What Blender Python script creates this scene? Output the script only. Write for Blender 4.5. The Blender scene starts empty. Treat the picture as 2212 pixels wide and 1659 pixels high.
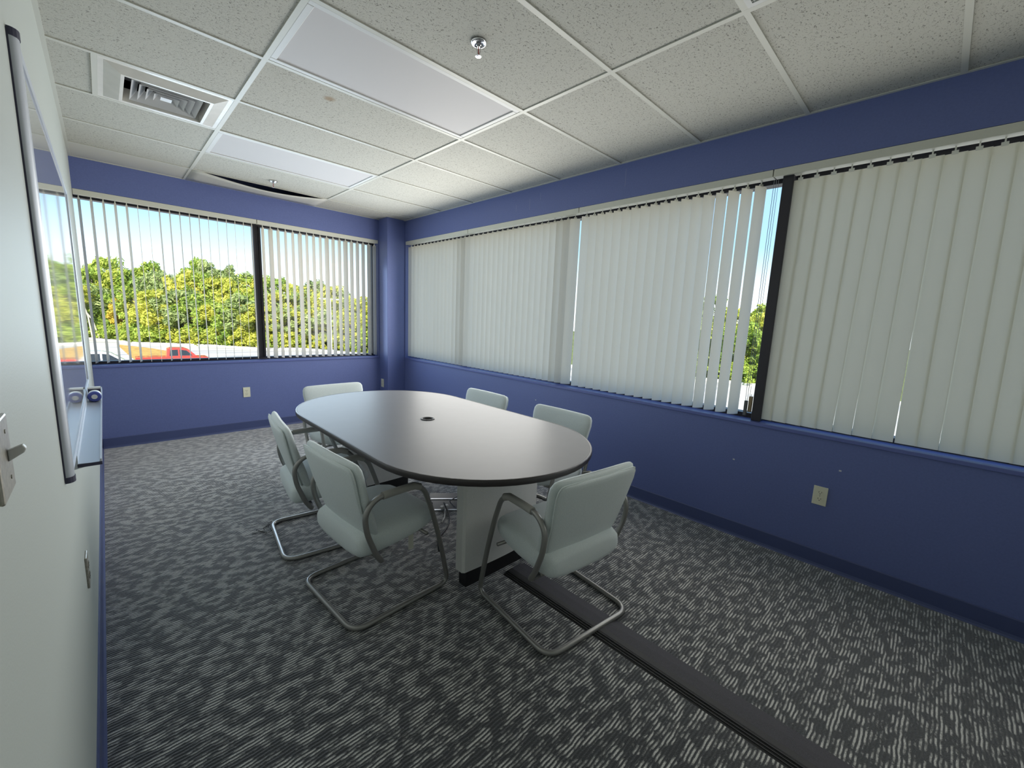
import bpy, bmesh, math, random
from mathutils import Matrix, Vector

random.seed(7)
PI = math.pi
R = math.radians
scene = bpy.context.scene
COL = scene.collection

# ------------------------------------------------------------------ camera
YAW, PITCH, ROLL = 0.7761, -0.1560, 0.0429
CAM = Vector((0.115, -2.5432, 1.4015))
F_PX = 897.76
fw = Vector((math.sin(YAW) * math.cos(PITCH), math.cos(YAW) * math.cos(PITCH), math.sin(PITCH)))
rt = Vector((math.cos(YAW), -math.sin(YAW), 0))
up = rt.cross(fw)
rt2 = rt * math.cos(ROLL) + up * math.sin(ROLL)
up2 = up * math.cos(ROLL) - rt * math.sin(ROLL)
cam_data = bpy.data.cameras.new('camera')
cam_data.sensor_width = 36
cam_data.lens = F_PX / 2212 * 36
cam_data.clip_start = 0.01
cam_data.clip_end = 600
cam = bpy.data.objects.new('camera', cam_data)
COL.objects.link(cam)
M = Matrix((rt2, up2, -fw)).transposed().to_4x4()
M.translation = CAM
cam.matrix_world = M
scene.camera = cam

# ------------------------------------------------------------------ view, world, sun, added fill lamps at the windows
scene.view_settings.view_transform = 'Standard'
scene.view_settings.look = 'None'
scene.view_settings.exposure = 0.5
scene.view_settings.gamma = 1.0
scene.view_settings.use_curve_mapping = False
scene.cycles.max_bounces = 14
scene.cycles.diffuse_bounces = 7
scene.cycles.transparent_max_bounces = 24
scene.cycles.sample_clamp_indirect = 6.0
scene.cycles.caustics_reflective = False
scene.cycles.caustics_refractive = False
scene.cycles.use_denoising = True

SKY_STRENGTH = 1.2
world = bpy.data.worlds.new('sky')
scene.world = world
world.use_nodes = True
nt = world.node_tree
nt.nodes.clear()
wo = nt.nodes.new('ShaderNodeOutputWorld')
bg = nt.nodes.new('ShaderNodeBackground')
tc = nt.nodes.new('ShaderNodeTexCoord')
sep = nt.nodes.new('ShaderNodeSeparateXYZ')
ramp = nt.nodes.new('ShaderNodeValToRGB')
nt.links.new(tc.outputs['Generated'], sep.inputs[0])
nt.links.new(sep.outputs['Z'], ramp.inputs[0])
nt.links.new(ramp.outputs[0], bg.inputs['Color'])
nt.links.new(bg.outputs[0], wo.inputs['Surface'])
cr = ramp.color_ramp
cr.elements[0].position = 0.0
cr.elements[0].color = (0.90, 0.95, 1.0, 1)
cr.elements[1].position = 1.0
cr.elements[1].color = (0.20, 0.36, 0.70, 1)
for pos, c in ((0.06, (0.82, 0.92, 1.0, 1)), (0.16, (0.37, 0.61, 0.86, 1)), (0.35, (0.30, 0.52, 0.84, 1))):
    e = cr.elements.new(pos)
    e.color = c
bg.inputs['Strength'].default_value = SKY_STRENGTH

sun_data = bpy.data.lights.new('sun', 'SUN')
sun_data.energy = 6.3
sun_data.angle = R(0.6)
sun_data.color = (1.0, 0.94, 0.82)
sun = bpy.data.objects.new('sun', sun_data)
COL.objects.link(sun)
sun.rotation_euler = Vector((0.45, 0.62, -0.62)).to_track_quat('-Z', 'Y').to_euler()

def daylight(name, loc, direction, sx, sy, energy, color, spread=170):  # added area lamp just inside a window, topping up the outside light
    l = bpy.data.lights.new(name, 'AREA')
    l.shape = 'RECTANGLE'
    l.size, l.size_y = sx, sy
    l.energy = energy
    l.color = color
    l.spread = R(spread)
    o = bpy.data.objects.new(name, l)
    COL.objects.link(o)
    o.location = loc
    o.rotation_euler = Vector(direction).to_track_quat('-Z', 'Y').to_euler()
    return o

FILL_RIGHT = 50.0  # fill lamps added because sky and sun alone leave the room dark
FILL_FAR = 18.0
if FILL_RIGHT:
    daylight('added_fill_right', (3.06, 1.15, 1.52), (-1, 0, 0), 2.3, 1.38, FILL_RIGHT * 0.72, (1.0, 0.985, 0.94))
    daylight('added_fill_right_near', (3.06, -1.65, 1.52), (-1, 0, 0), 3.3, 1.38, FILL_RIGHT * 0.28, (1.0, 0.985, 0.94))
if FILL_FAR:
    daylight('added_fill_far', (1.66, 2.86, 1.42), (0, -1, 0), 2.2, 1.2, FILL_FAR, (0.66, 0.84, 1.0), 140)

# ------------------------------------------------------------------ materials
def new_mat(name):
    m = bpy.data.materials.new(name)
    m.use_nodes = True
    return m, m.node_tree, m.node_tree.nodes['Principled BSDF']

def mat(name, col, rough=0.6, metal=0.0, noise=0.0, nscale=40.0, bump=0.0, bscale=200.0, sheen=0.0, coat=0.0, spec=0.5):
    m, t, b = new_mat(name)
    b.inputs['Base Color'].default_value = (*col, 1)
    b.inputs['Roughness'].default_value = rough
    b.inputs['Metallic'].default_value = metal
    b.inputs['Specular IOR Level'].default_value = spec
    if sheen:
        b.inputs['Sheen Weight'].default_value = sheen
        b.inputs['Sheen Roughness'].default_value = 0.5
    if coat:
        b.inputs['Coat Weight'].default_value = coat
    co = t.nodes.new('ShaderNodeTexCoord')
    if noise:
        n = t.nodes.new('ShaderNodeTexNoise')
        n.inputs['Scale'].default_value = nscale
        n.inputs['Detail'].default_value = 4
        t.links.new(co.outputs['Object'], n.inputs['Vector'])
        mr = t.nodes.new('ShaderNodeMapRange')
        mr.inputs['From Min'].default_value = 0.3
        mr.inputs['From Max'].default_value = 0.7
        mr.inputs['To Min'].default_value = 1 - noise
        mr.inputs['To Max'].default_value = 1 + noise
        t.links.new(n.outputs['Fac'], mr.inputs['Value'])
        mx = t.nodes.new('ShaderNodeMix')
        mx.data_type = 'RGBA'
        mx.blend_type = 'MULTIPLY'
        mx.inputs['Factor'].default_value = 1
        mx.inputs['A'].default_value = (*col, 1)
        t.links.new(mr.outputs['Result'], mx.inputs['B'])
        t.links.new(mx.outputs['Result'], b.inputs['Base Color'])
    if bump:
        n = t.nodes.new('ShaderNodeTexNoise')
        n.inputs['Scale'].default_value = bscale
        n.inputs['Detail'].default_value = 3
        t.links.new(co.outputs['Object'], n.inputs['Vector'])
        bp = t.nodes.new('ShaderNodeBump')
        bp.inputs['Strength'].default_value = bump
        bp.inputs['Distance'].default_value = 0.002
        t.links.new(n.outputs['Fac'], bp.inputs['Height'])
        t.links.new(bp.outputs['Normal'], b.inputs['Normal'])
    return m

M_BLUE = mat('blue_wall_paint', (0.125, 0.160, 0.37), 0.5, noise=0.05, nscale=90, bump=0.25, bscale=260)
M_WHITEWALL = mat('offwhite_wall_paint', (0.47, 0.50, 0.465), 0.55, bump=0.15, bscale=220)
M_SILL = mat('blue_sill_paint', (0.12, 0.15, 0.38), 0.35)
M_BASEB = mat('blue_vinyl_base', (0.07, 0.09, 0.21), 0.35)
M_GRID = mat('white_grid_enamel', (0.58, 0.575, 0.51), 0.4)
M_PLENUM = mat('dark_plenum', (0.03, 0.03, 0.03), 0.9)
M_BRONZE = mat('dark_bronze_aluminium', (0.035, 0.033, 0.04), 0.45, metal=0.3)
M_RAIL = mat('ivory_rail', (0.66, 0.65, 0.56), 0.45)
M_CLIP = mat('clear_plastic_clip', (0.72, 0.71, 0.64), 0.3)
M_FABRIC = mat('grey_green_upholstery', (0.66, 0.72, 0.715), 0.9, noise=0.10, nscale=420, bump=0.5, bscale=900, sheen=0.25)
M_TUBE = mat('grey_enamel_tube', (0.30, 0.295, 0.28), 0.30, metal=0.55)
M_PAD = mat('taupe_arm_pad', (0.38, 0.37, 0.34), 0.5)
M_LAMIN = mat('grey_laminate_top', (0.135, 0.133, 0.137), 0.42, noise=0.02, nscale=12, spec=0.18)
M_EDGE = mat('dark_rubber_edge', (0.035, 0.03, 0.03), 0.38)
M_PEDEST = mat('grey_laminate_pedestal', (0.72, 0.72, 0.69), 0.5, noise=0.06, nscale=300)
M_BLACK = mat('black_plastic', (0.012, 0.012, 0.014), 0.5)
M_IVORY = mat('ivory_plastic', (0.74, 0.72, 0.56), 0.4)
M_STEEL = mat('brushed_steel_plate', (0.42, 0.40, 0.35), 0.4, metal=0.7, noise=0.15, nscale=120)
M_CHROME = mat('chrome', (0.75, 0.75, 0.76), 0.12, metal=1.0)
M_ALU = mat('satin_aluminium', (0.52, 0.55, 0.60), 0.38, metal=0.55)
M_BOARD = mat('whiteboard_enamel', (0.70, 0.73, 0.75), 0.06, coat=0.6)
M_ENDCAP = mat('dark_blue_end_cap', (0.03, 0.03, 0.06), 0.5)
M_DIFF = mat('diffuser_enamel', (0.62, 0.60, 0.55), 0.22, noise=0.05, nscale=14)
M_VANE = mat('diffuser_vane_grey', (0.55, 0.55, 0.55), 0.35)
M_DUCT = mat('duct_grey', (0.30, 0.30, 0.32), 0.6)
M_LENS = mat('frosted_lens', (0.56, 0.54, 0.535), 0.6)
M_PANELW = mat('plain_white_panel', (0.58, 0.57, 0.52), 0.6)
M_WHITEP = mat('white_plastic', (0.62, 0.62, 0.60), 0.4)
M_BLUEP = mat('blue_plastic', (0.06, 0.08, 0.32), 0.4)
M_RUBBER = mat('black_ribbed_rubber', (0.022, 0.022, 0.024), 0.6, noise=0.3, nscale=300)
M_RUBTOP = mat('grey_woven_cover', (0.060, 0.058, 0.068), 0.8, noise=0.35, nscale=500)
M_TAG = mat('paper_tag', (0.75, 0.74, 0.62), 0.7)
M_TAN = mat('tan_weight', (0.35, 0.27, 0.16), 0.5)
M_SCREW = mat('dark_slot', (0.03, 0.03, 0.03), 0.5)

def slat_mat(name, trans, base=(0.64, 0.62, 0.545)):
    m, t, b = new_mat(name)
    out = t.nodes['Material Output']
    b.inputs['Base Color'].default_value = (*base, 1)
    b.inputs['Roughness'].default_value = 0.5
    tr = t.nodes.new('ShaderNodeBsdfTranslucent')
    tr.inputs['Color'].default_value = (0.94, 0.865, 0.745, 1)
    mx = t.nodes.new('ShaderNodeMixShader')
    mx.inputs[0].default_value = trans
    t.links.new(b.outputs[0], mx.inputs[1])
    t.links.new(tr.outputs[0], mx.inputs[2])
    t.links.new(mx.outputs[0], out.inputs['Surface'])
    n = t.nodes.new('ShaderNodeTexNoise')
    n.inputs['Scale'].default_value = 350
    co = t.nodes.new('ShaderNodeTexCoord')
    t.links.new(co.outputs['Object'], n.inputs['Vector'])
    bp = t.nodes.new('ShaderNodeBump')
    bp.inputs['Strength'].default_value = 0.15
    bp.inputs['Distance'].default_value = 0.001
    t.links.new(n.outputs['Fac'], bp.inputs['Height'])
    t.links.new(bp.outputs['Normal'], b.inputs['Normal'])
    return m
M_SLAT = slat_mat("ivory_vinyl_slat", 0.60)
M_SLAT_DIM = slat_mat('dimmed_ivory_vinyl_slat', 0.15, (0.80, 0.78, 0.655))  # copy of the slat vinyl with its backlit glow dimmed in the material

def glass_mat():
    m, t, b = new_mat('window_glass')
    out = t.nodes['Material Output']
    tr = t.nodes.new('ShaderNodeBsdfTransparent')
    tr.inputs['Color'].default_value = (0.95, 0.98, 0.97, 1)
    gl = t.nodes.new('ShaderNodeBsdfGlossy')
    gl.inputs['Roughness'].default_value = 0.02
    lw = t.nodes.new('ShaderNodeLayerWeight')      # facing term is the same from both sides of the pane
    pw = t.nodes.new('ShaderNodeMath')
    pw.operation = 'POWER'
    pw.inputs[1].default_value = 4.5
    t.links.new(lw.outputs['Facing'], pw.inputs[0])
    fr = t.nodes.new('ShaderNodeMath')
    fr.operation = 'MULTIPLY_ADD'
    fr.inputs[1].default_value = 0.75
    fr.inputs[2].default_value = 0.03
    t.links.new(pw.outputs[0], fr.inputs[0])
    mx = t.nodes.new('ShaderNodeMixShader')
    t.links.new(fr.outputs[0], mx.inputs[0])
    t.links.new(tr.outputs[0], mx.inputs[1])
    t.links.new(gl.outputs[0], mx.inputs[2])
    t.links.new(mx.outputs[0], out.inputs['Surface'])
    return m
M_GLASS = glass_mat()

def tile_mat(name, stain=None):
    m, t, b = new_mat(name)
    b.inputs['Roughness'].default_value = 0.9
    co = t.nodes.new('ShaderNodeTexCoord')
    mp = t.nodes.new('ShaderNodeMapping')
    mp.inputs['Scale'].default_value = (95, 140, 95)
    t.links.new(co.outputs['Object'], mp.inputs['Vector'])
    n = t.nodes.new('ShaderNodeTexNoise')
    n.inputs['Scale'].default_value = 1.0
    n.inputs['Detail'].default_value = 3.0
    n.inputs['Distortion'].default_value = 1.2
    t.links.new(mp.outputs[0], n.inputs['Vector'])
    rp = t.nodes.new('ShaderNodeValToRGB')
    rp.color_ramp.elements[0].position = 0.34
    rp.color_ramp.elements[0].color = (0.20, 0.19, 0.165, 1)
    rp.color_ramp.elements[1].position = 0.42
    rp.color_ramp.elements[1].color = (0.52, 0.51, 0.455, 1)
    t.links.new(n.outputs['Fac'], rp.inputs[0])
    last = rp.outputs[0]
    if stain:
        vm = t.nodes.new('ShaderNodeVectorMath')
        vm.operation = 'DISTANCE'
        vm.inputs[1].default_value = stain
        n2 = t.nodes.new('ShaderNodeTexNoise')
        n2.inputs['Scale'].default_value = 30
        t.links.new(co.outputs['Object'], n2.inputs['Vector'])
        ad = t.nodes.new('ShaderNodeVectorMath')
        ad.operation = 'MULTIPLY_ADD'
        ad.inputs[1].default_value = (0.02, 0.02, 0)
        t.links.new(n2.outputs['Color'], ad.inputs[0])
        t.links.new(co.outputs['Object'], ad.inputs[2])
        t.links.new(ad.outputs[0], vm.inputs[0])
        r2 = t.nodes.new('ShaderNodeValToRGB')
        r2.color_ramp.elements[0].position = 0.015
        r2.color_ramp.elements[0].color = (0.72, 0.58, 0.46, 1)
        r2.color_ramp.elements[1].position = 0.04
        r2.color_ramp.elements[1].color = (1, 1, 1, 1)
        t.links.new(vm.outputs['Value'], r2.inputs[0])
        mx = t.nodes.new('ShaderNodeMix')
        mx.data_type = 'RGBA'
        mx.blend_type = 'MULTIPLY'
        mx.inputs['Factor'].default_value = 1
        t.links.new(last, mx.inputs['A'])
        t.links.new(r2.outputs[0], mx.inputs['B'])
        last = mx.outputs['Result']
    t.links.new(last, b.inputs['Base Color'])
    bp = t.nodes.new('ShaderNodeBump')
    bp.inputs['Strength'].default_value = 0.5
    bp.inputs['Distance'].default_value = 0.003
    t.links.new(n.outputs['Fac'], bp.inputs['Height'])
    t.links.new(bp.outputs['Normal'], b.inputs['Normal'])
    return m
M_TILE = tile_mat('fissured_ceiling_tile')

def carpet_mat():
    m, t, b = new_mat('ribbed_loop_carpet')
    b.inputs['Roughness'].default_value = 0.9
    b.inputs['Sheen Weight'].default_value = 0.8
    b.inputs['Sheen Roughness'].default_value = 0.4
    b.inputs['Specular IOR Level'].default_value = 0.3
    L = t.links.new
    co = t.nodes.new('ShaderNodeTexCoord')
    # ribs run along x; patches of light loops on near-black ground
    n0 = t.nodes.new('ShaderNodeTexNoise')
    n0.inputs['Scale'].default_value = 14
    L(co.outputs['Object'], n0.inputs['Vector'])
    wob = t.nodes.new('ShaderNodeVectorMath')
    wob.operation = 'MULTIPLY_ADD'
    wob.inputs[1].default_value = (0.0, 0.012, 0)
    L(n0.outputs['Color'], wob.inputs[0])
    L(co.outputs['Object'], wob.inputs[2])
    wv = t.nodes.new('ShaderNodeTexWave')
    wv.wave_type = 'BANDS'
    wv.bands_direction = 'Y'
    wv.inputs['Scale'].default_value = 25.0
    wv.inputs['Distortion'].default_value = 0.6
    wv.inputs['Detail'].default_value = 2
    wv.inputs['Detail Scale'].default_value = 3
    L(wob.outputs[0], wv.inputs['Vector'])
    mp = t.nodes.new('ShaderNodeMapping')
    mp.inputs['Scale'].default_value = (17, 27, 1)
    mp.inputs['Rotation'].default_value = (0, 0, R(24))
    L(co.outputs['Object'], mp.inputs['Vector'])
    n1 = t.nodes.new('ShaderNodeTexNoise')
    n1.inputs['Scale'].default_value = 1.0
    n1.inputs['Detail'].default_value = 3
    n1.inputs['Roughness'].default_value = 0.55
    L(mp.outputs[0], n1.inputs['Vector'])
    pr = t.nodes.new('ShaderNodeValToRGB')
    pr.color_ramp.elements[0].position = 0.46
    pr.color_ramp.elements[1].position = 0.58
    L(n1.outputs['Fac'], pr.inputs[0])
    wr = t.nodes.new('ShaderNodeValToRGB')
    wr.color_ramp.elements[0].position = 0.35
    wr.color_ramp.elements[1].position = 0.75
    L(wv.outputs['Fac'], wr.inputs[0])
    mul = t.nodes.new('ShaderNodeMath')
    mul.operation = 'MULTIPLY'
    L(pr.outputs[0], mul.inputs[0])
    L(wr.outputs[0], mul.inputs[1])
    fine = t.nodes.new('ShaderNodeTexNoise')
    fine.inputs['Scale'].default_value = 380
    fine.inputs['Detail'].default_value = 2
    L(co.outputs['Object'], fine.inputs['Vector'])
    fr = t.nodes.new('ShaderNodeMapRange')
    fr.inputs['From Min'].default_value = 0.3
    fr.inputs['From Max'].default_value = 0.7
    fr.inputs['To Min'].default_value = 0.55
    fr.inputs['To Max'].default_value = 1.45
    L(fine.outputs['Fac'], fr.inputs['Value'])
    mx = t.nodes.new('ShaderNodeMix')
    mx.data_type = 'RGBA'
    mx.inputs['A'].default_value = (0.055, 0.058, 0.063, 1)
    mx.inputs['B'].default_value = (0.60, 0.595, 0.565, 1)
    L(mul.outputs[0], mx.inputs['Factor'])
    m2 = t.nodes.new('ShaderNodeMix')
    m2.data_type = 'RGBA'
    m2.blend_type = 'MULTIPLY'
    m2.inputs['Factor'].default_value = 1
    L(mx.outputs['Result'], m2.inputs['A'])
    L(fr.outputs['Result'], m2.inputs['B'])
    L(m2.outputs['Result'], b.inputs['Base Color'])
    ad = t.nodes.new('ShaderNodeMath')
    ad.operation = 'ADD'
    L(wv.outputs['Fac'], ad.inputs[0])
    L(fine.outputs['Fac'], ad.inputs[1])
    bp = t.nodes.new('ShaderNodeBump')
    bp.inputs['Strength'].default_value = 0.6
    bp.inputs['Distance'].default_value = 0.004
    L(ad.outputs[0], bp.inputs['Height'])
    L(bp.outputs['Normal'], b.inputs['Normal'])
    return m
M_CARPET = carpet_mat()

# ------------------------------------------------------------------ mesh helpers
def link_mesh(name, verts, faces, material, parent=None, smooth=False, mats=None, fmat=None):
    me = bpy.data.meshes.new(name)
    me.from_pydata(verts, [], faces)
    me.update()
    bm = bmesh.new()
    bm.from_mesh(me)
    bmesh.ops.recalc_face_normals(bm, faces=bm.faces)
    bm.to_mesh(me)
    bm.free()
    for m in (mats or [material]):
        me.materials.append(m)
    if fmat:
        for i, k in enumerate(fmat):
            me.polygons[i].material_index = k
    if smooth:
        for p in me.polygons:
            p.use_smooth = True
    o = bpy.data.objects.new(name, me)
    COL.objects.link(o)
    if parent:
        o.parent = parent
    return o

class MB:
    """collects primitive shapes for one mesh"""
    def __init__(s):
        s.v, s.f = [], []
    def add(s, verts, faces):
        n = len(s.v)
        s.v += [tuple(q) for q in verts]
        s.f += [tuple(i + n for i in q) for q in faces]
        return s
    def box(s, a, b):
        x0, y0, z0 = a
        x1, y1, z1 = b
        return s.add([(x0, y0, z0), (x1, y0, z0), (x1, y1, z0), (x0, y1, z0), (x0, y0, z1), (x1, y0, z1), (x1, y1, z1), (x0, y1, z1)],
                     [(3, 2, 1, 0), (4, 5, 6, 7), (0, 1, 5, 4), (1, 2, 6, 5), (2, 3, 7, 6), (3, 0, 4, 7)])
    def prism(s, poly, axis, a, b):
        """poly of 2-D points extruded along axis (0,1,2) from a to b"""
        def P(q, t):
            if axis == 0: return (t, q[0], q[1])
            if axis == 1: return (q[0], t, q[1])
            return (q[0], q[1], t)
        n = len(poly)
        return s.add([P(q, a) for q in poly] + [P(q, b) for q in poly],
                     [tuple(range(n - 1, -1, -1)), tuple(range(n, 2 * n))] + [(i, (i + 1) % n, n + (i + 1) % n, n + i) for i in range(n)])
    def cyl(s, c, r, h, axis=2, n=20, r2=None):
        r2 = r if r2 is None else r2
        def P(a, rr, t):
            u, w = rr * math.cos(a), rr * math.sin(a)
            if axis == 0: return (c[0] + t, c[1] + u, c[2] + w)
            if axis == 1: return (c[0] + u, c[1] + t, c[2] + w)
            return (c[0] + u, c[1] + w, c[2] + t)
        A = [2 * PI * i / n for i in range(n)]
        return s.add([P(a, r, 0) for a in A] + [P(a, r2, h) for a in A],
                     [tuple(range(n - 1, -1, -1)), tuple(range(n, 2 * n))] + [(i, (i + 1) % n, n + (i + 1) % n, n + i) for i in range(n)])
    def lathe(s, c, prof, n=24):
        """profile (r, z) about a vertical axis at c"""
        m = len(prof)
        V = []
        for r, z in prof:
            for i in range(n):
                a = 2 * PI * i / n
                V.append((c[0] + r * math.cos(a), c[1] + r * math.sin(a), c[2] + z))
        Fc = []
        for j in range(m - 1):
            for i in range(n):
                k = (i + 1) % n
                Fc.append((j * n + i, j * n + k, (j + 1) * n + k, (j + 1) * n + i))
        Fc.append(tuple(range(n - 1, -1, -1)))
        Fc.append(tuple(range((m - 1) * n, m * n)))
        return s.add(V, Fc)
    def tube(s, pts, r, n=10, closed=False, caps=True):
        pts = [Vector(q) for q in pts]
        N = len(pts)
        rings = []
        t0 = (pts[1] - pts[0]).normalized()
        ref = Vector((0, 0, 1)) if abs(t0.z) < 0.9 else Vector((1, 0, 0))
        nrm = (ref - t0 * ref.dot(t0)).normalized()
        prev = t0
        for i in range(N):
            if closed:
                t = (pts[(i + 1) % N] - pts[i - 1]).normalized()
            else:
                t = (pts[min(i + 1, N - 1)] - pts[max(i - 1, 0)]).normalized()
            q = prev.rotation_difference(t)
            nrm = (q @ nrm)
            nrm = (nrm - t * nrm.dot(t)).normalized()
            prev = t
            bi = t.cross(nrm)
            rings.append([pts[i] + nrm * (r * math.cos(2 * PI * k / n)) + bi * (r * math.sin(2 * PI * k / n)) for k in range(n)])
        V = [q for ring in rings for q in ring]
        Fc = []
        for i in range(N if closed else N - 1):
            j = (i + 1) % N
            for k in range(n):
                l = (k + 1) % n
                Fc.append((i * n + k, i * n + l, j * n + l, j * n + k))
        if not closed and caps:
            Fc.append(tuple(range(n - 1, -1, -1)))
            Fc.append(tuple(range((N - 1) * n, N * n)))
        return s.add(V, Fc)
    def loft(s, rings):
        n = len(rings[0])
        V = [q for ring in rings for q in ring]
        Fc = []
        for j in range(len(rings) - 1):
            for k in range(n):
                l = (k + 1) % n
                Fc.append((j * n + k, j * n + l, (j + 1) * n + l, (j + 1) * n + k))
        Fc.append(tuple(range(n - 1, -1, -1)))
        Fc.append(tuple(range((len(rings) - 1) * n, len(rings) * n)))
        return s.add(V, Fc)
    def build(s, name, material, parent=None, smooth=False, bevel=0.0, autosmooth=False):
        o = link_mesh(name, s.v, s.f, material, parent, smooth)
        if bevel:
            md = o.modifiers.new('bevel', 'BEVEL')
            md.width = bevel
            md.segments = 2
            md.limit_method = 'ANGLE'
        if autosmooth:
            for p in o.data.polygons:
                p.use_smooth = True
            o.data.set_sharp_from_angle(angle=R(40))
        return o

def fillet(pts, radii, seg=5):
    """round the inner corners of a polyline"""
    P = [Vector(q) for q in pts]
    out = [P[0]]
    for i in range(1, len(P) - 1):
        r = radii[i] if isinstance(radii, (list, tuple)) else radii
        a, b, c = P[i - 1], P[i], P[i + 1]
        u, w = (a - b), (c - b)
        d = min(r, u.length * 0.49, w.length * 0.49)
        p0, p1 = b + u.normalized() * d, b + w.normalized() * d
        for k in range(seg + 1):
            t = k / seg
            out.append(p0 * (1 - t) ** 2 + b * 2 * t * (1 - t) + p1 * t * t)
    out.append(P[-1])
    return out

def tag(o, label=None, cat=None, group=None, kind=None):
    if label: o['label'] = label
    if cat: o['category'] = cat
    if group: o['group'] = group
    if kind: o['kind'] = kind
    return o

def empty(name, loc=(0, 0, 0), rz=0.0):
    o = bpy.data.objects.new(name, None)
    o.empty_display_size = 0.1
    COL.objects.link(o)
    o.location = loc
    o.rotation_euler = (0, 0, rz)
    return o

KIDS = {}
def copy_tree(o, parent=None):
    c = o.copy()
    COL.objects.link(c)
    if parent:
        c.parent = parent
    for ch in list(o.children):
        copy_tree(ch, c)
    return c

def struct(o, label=None):
    o['kind'] = 'structure'
    if label: o['label'] = label
    return o

# ------------------------------------------------------------------ room shell
XR, YF, ZC, YB = 3.10, 2.907, 2.624, -3.60
WZ0, WZ1 = 0.80, 2.362          # window opening
WT = 0.24                       # wall thickness

floor = struct(MB().box((-0.2, YB - 0.2, -0.12), (XR + WT, YF + WT, 0.0)).build('floor', M_CARPET), 'dark grey carpet with broken light ribs')
w = MB().box((-0.2, YB - 0.2, 0), (0.0, YF, ZC + 0.5))
struct(w.build('wall_left', M_WHITEWALL), 'off-white painted wall carrying the whiteboard')
w = MB().box((0, YB - 0.2, 0), (XR + WT, YB, ZC + 0.5))
struct(w.build('wall_back', M_WHITEWALL), 'off-white wall behind the viewer')
# far wall with its window opening
FX0, FX1 = -0.07, 2.832
w = MB()
w.box((-0.2, YF, 0), (XR + WT, YF + WT, WZ0)).box((-0.2, YF, WZ1), (XR + WT, YF + WT, ZC + 0.5))
w.box((-0.2, YF, WZ0), (FX0, YF + WT, WZ1)).box((FX1, YF, WZ0), (XR + WT, YF + WT, WZ1))
struct(w.build('wall_far', M_BLUE), 'blue painted wall below and above the far window')
RY0, RY1 = -3.40, 2.655
w = MB()
w.box((XR, YB, 0), (XR + WT, YF, WZ0)).box((XR, YB, WZ1), (XR + WT, YF, ZC + 0.5))
w.box((XR, YB, WZ0), (XR + WT, RY0, WZ1)).box((XR, RY1, WZ0), (XR + WT, YF, WZ1))
struct(w.build('wall_right', M_BLUE), 'dark blue painted wall below the row of closed blinds')
struct(MB().box((2.842, 2.6675, 0), (XR, YF, ZC + 0.02)).build('pillar', M_BLUE, bevel=0.004), 'square blue pillar boxed out in the far corner')

# sills
struct(MB().box((0.001, YF - 0.012, WZ0 - 0.018), (FX1, YF + WT, WZ0 + 0.004)).build('trim_1', M_SILL, bevel=0.003), 'blue painted sill under the far window')
struct(MB().box((XR - 0.012, RY0, WZ0 - 0.018), (XR + WT, RY1, WZ0 + 0.004)).build('trim_2', M_SILL, bevel=0.003), 'blue painted sill under the right-hand blinds')

# cove baseboards
def cove(h=0.10, t=0.006):
    return [(0, 0), (0.016, 0), (0.009, 0.008), (t, 0.02), (t, h - 0.004), (t - 0.003, h), (0, h)]
b = MB().prism([(q[0], q[1]) for q in cove()], 1, YB, YF)
struct(b.build('baseboard_left', M_BASEB), 'blue-grey vinyl cove base along the whiteboard wall')
b = MB().prism([(YF - q[0], q[1]) for q in cove()], 0, 0.016, 2.842)
struct(b.build('baseboard_far', M_BASEB), 'blue vinyl cove base under the far window')
b = MB().prism([(XR - q[0], q[1]) for q in cove()], 1, YB, 2.667)
struct(b.build('baseboard_right', M_BASEB), 'dark blue vinyl cove base under the right-hand blinds')
b = MB().prism([(2.842 - q[0], q[1]) for q in cove()], 1, 2.66, YF)
struct(b.build('baseboard_pillar', M_BASEB), 'blue vinyl cove base round the pillar')

# windows: frame, mullions, panes
GY = YF + 0.16
win = struct(empty('window_1', (1.43, GY, WZ0)), 'far window in dark bronze frame overlooking trees')
def local(o, root):
    o.matrix_parent_inverse = Matrix.Translation(-root.location)
    return o
fr = MB()
fr.box((FX0, GY - 0.04, WZ0 + 0.004), (FX1, GY + 0.04, WZ0 + 0.030)).box((FX0, GY - 0.04, WZ1 - 0.055), (FX1, GY + 0.04, WZ1))
fr.box((FX0, GY - 0.04, WZ0 + 0.03), (FX0 + 0.04, GY + 0.04, WZ1 - 0.055)).box((FX1 - 0.03, GY - 0.04, WZ0 + 0.03), (FX1, GY + 0.04, WZ1 - 0.055))
local(fr.build('window_frame', M_BRONZE, win), win)
ml = MB().box((1.392, GY - 0.05, WZ0 + 0.03), (1.410, GY + 0.04, WZ1 - 0.055)).box((1.410, GY - 0.035, WZ0 + 0.03), (1.444, GY + 0.04, WZ1 - 0.055)).box((1.444, GY - 0.05, WZ0 + 0.03), (1.466, GY + 0.04, WZ1 - 0.055))
local(ml.build('mullion', M_BRONZE, win, bevel=0.002), win)
for a, c in ((FX0 + 0.04, 1.392), (1.466, FX1 - 0.03)):
    local(MB().add([(a, GY, WZ0 + 0.03), (c, GY, WZ0 + 0.03), (c, GY, WZ1 - 0.055), (a, GY, WZ1 - 0.055)], [(0, 1, 2, 3)]).build('pane', M_GLASS, win), win)

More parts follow.
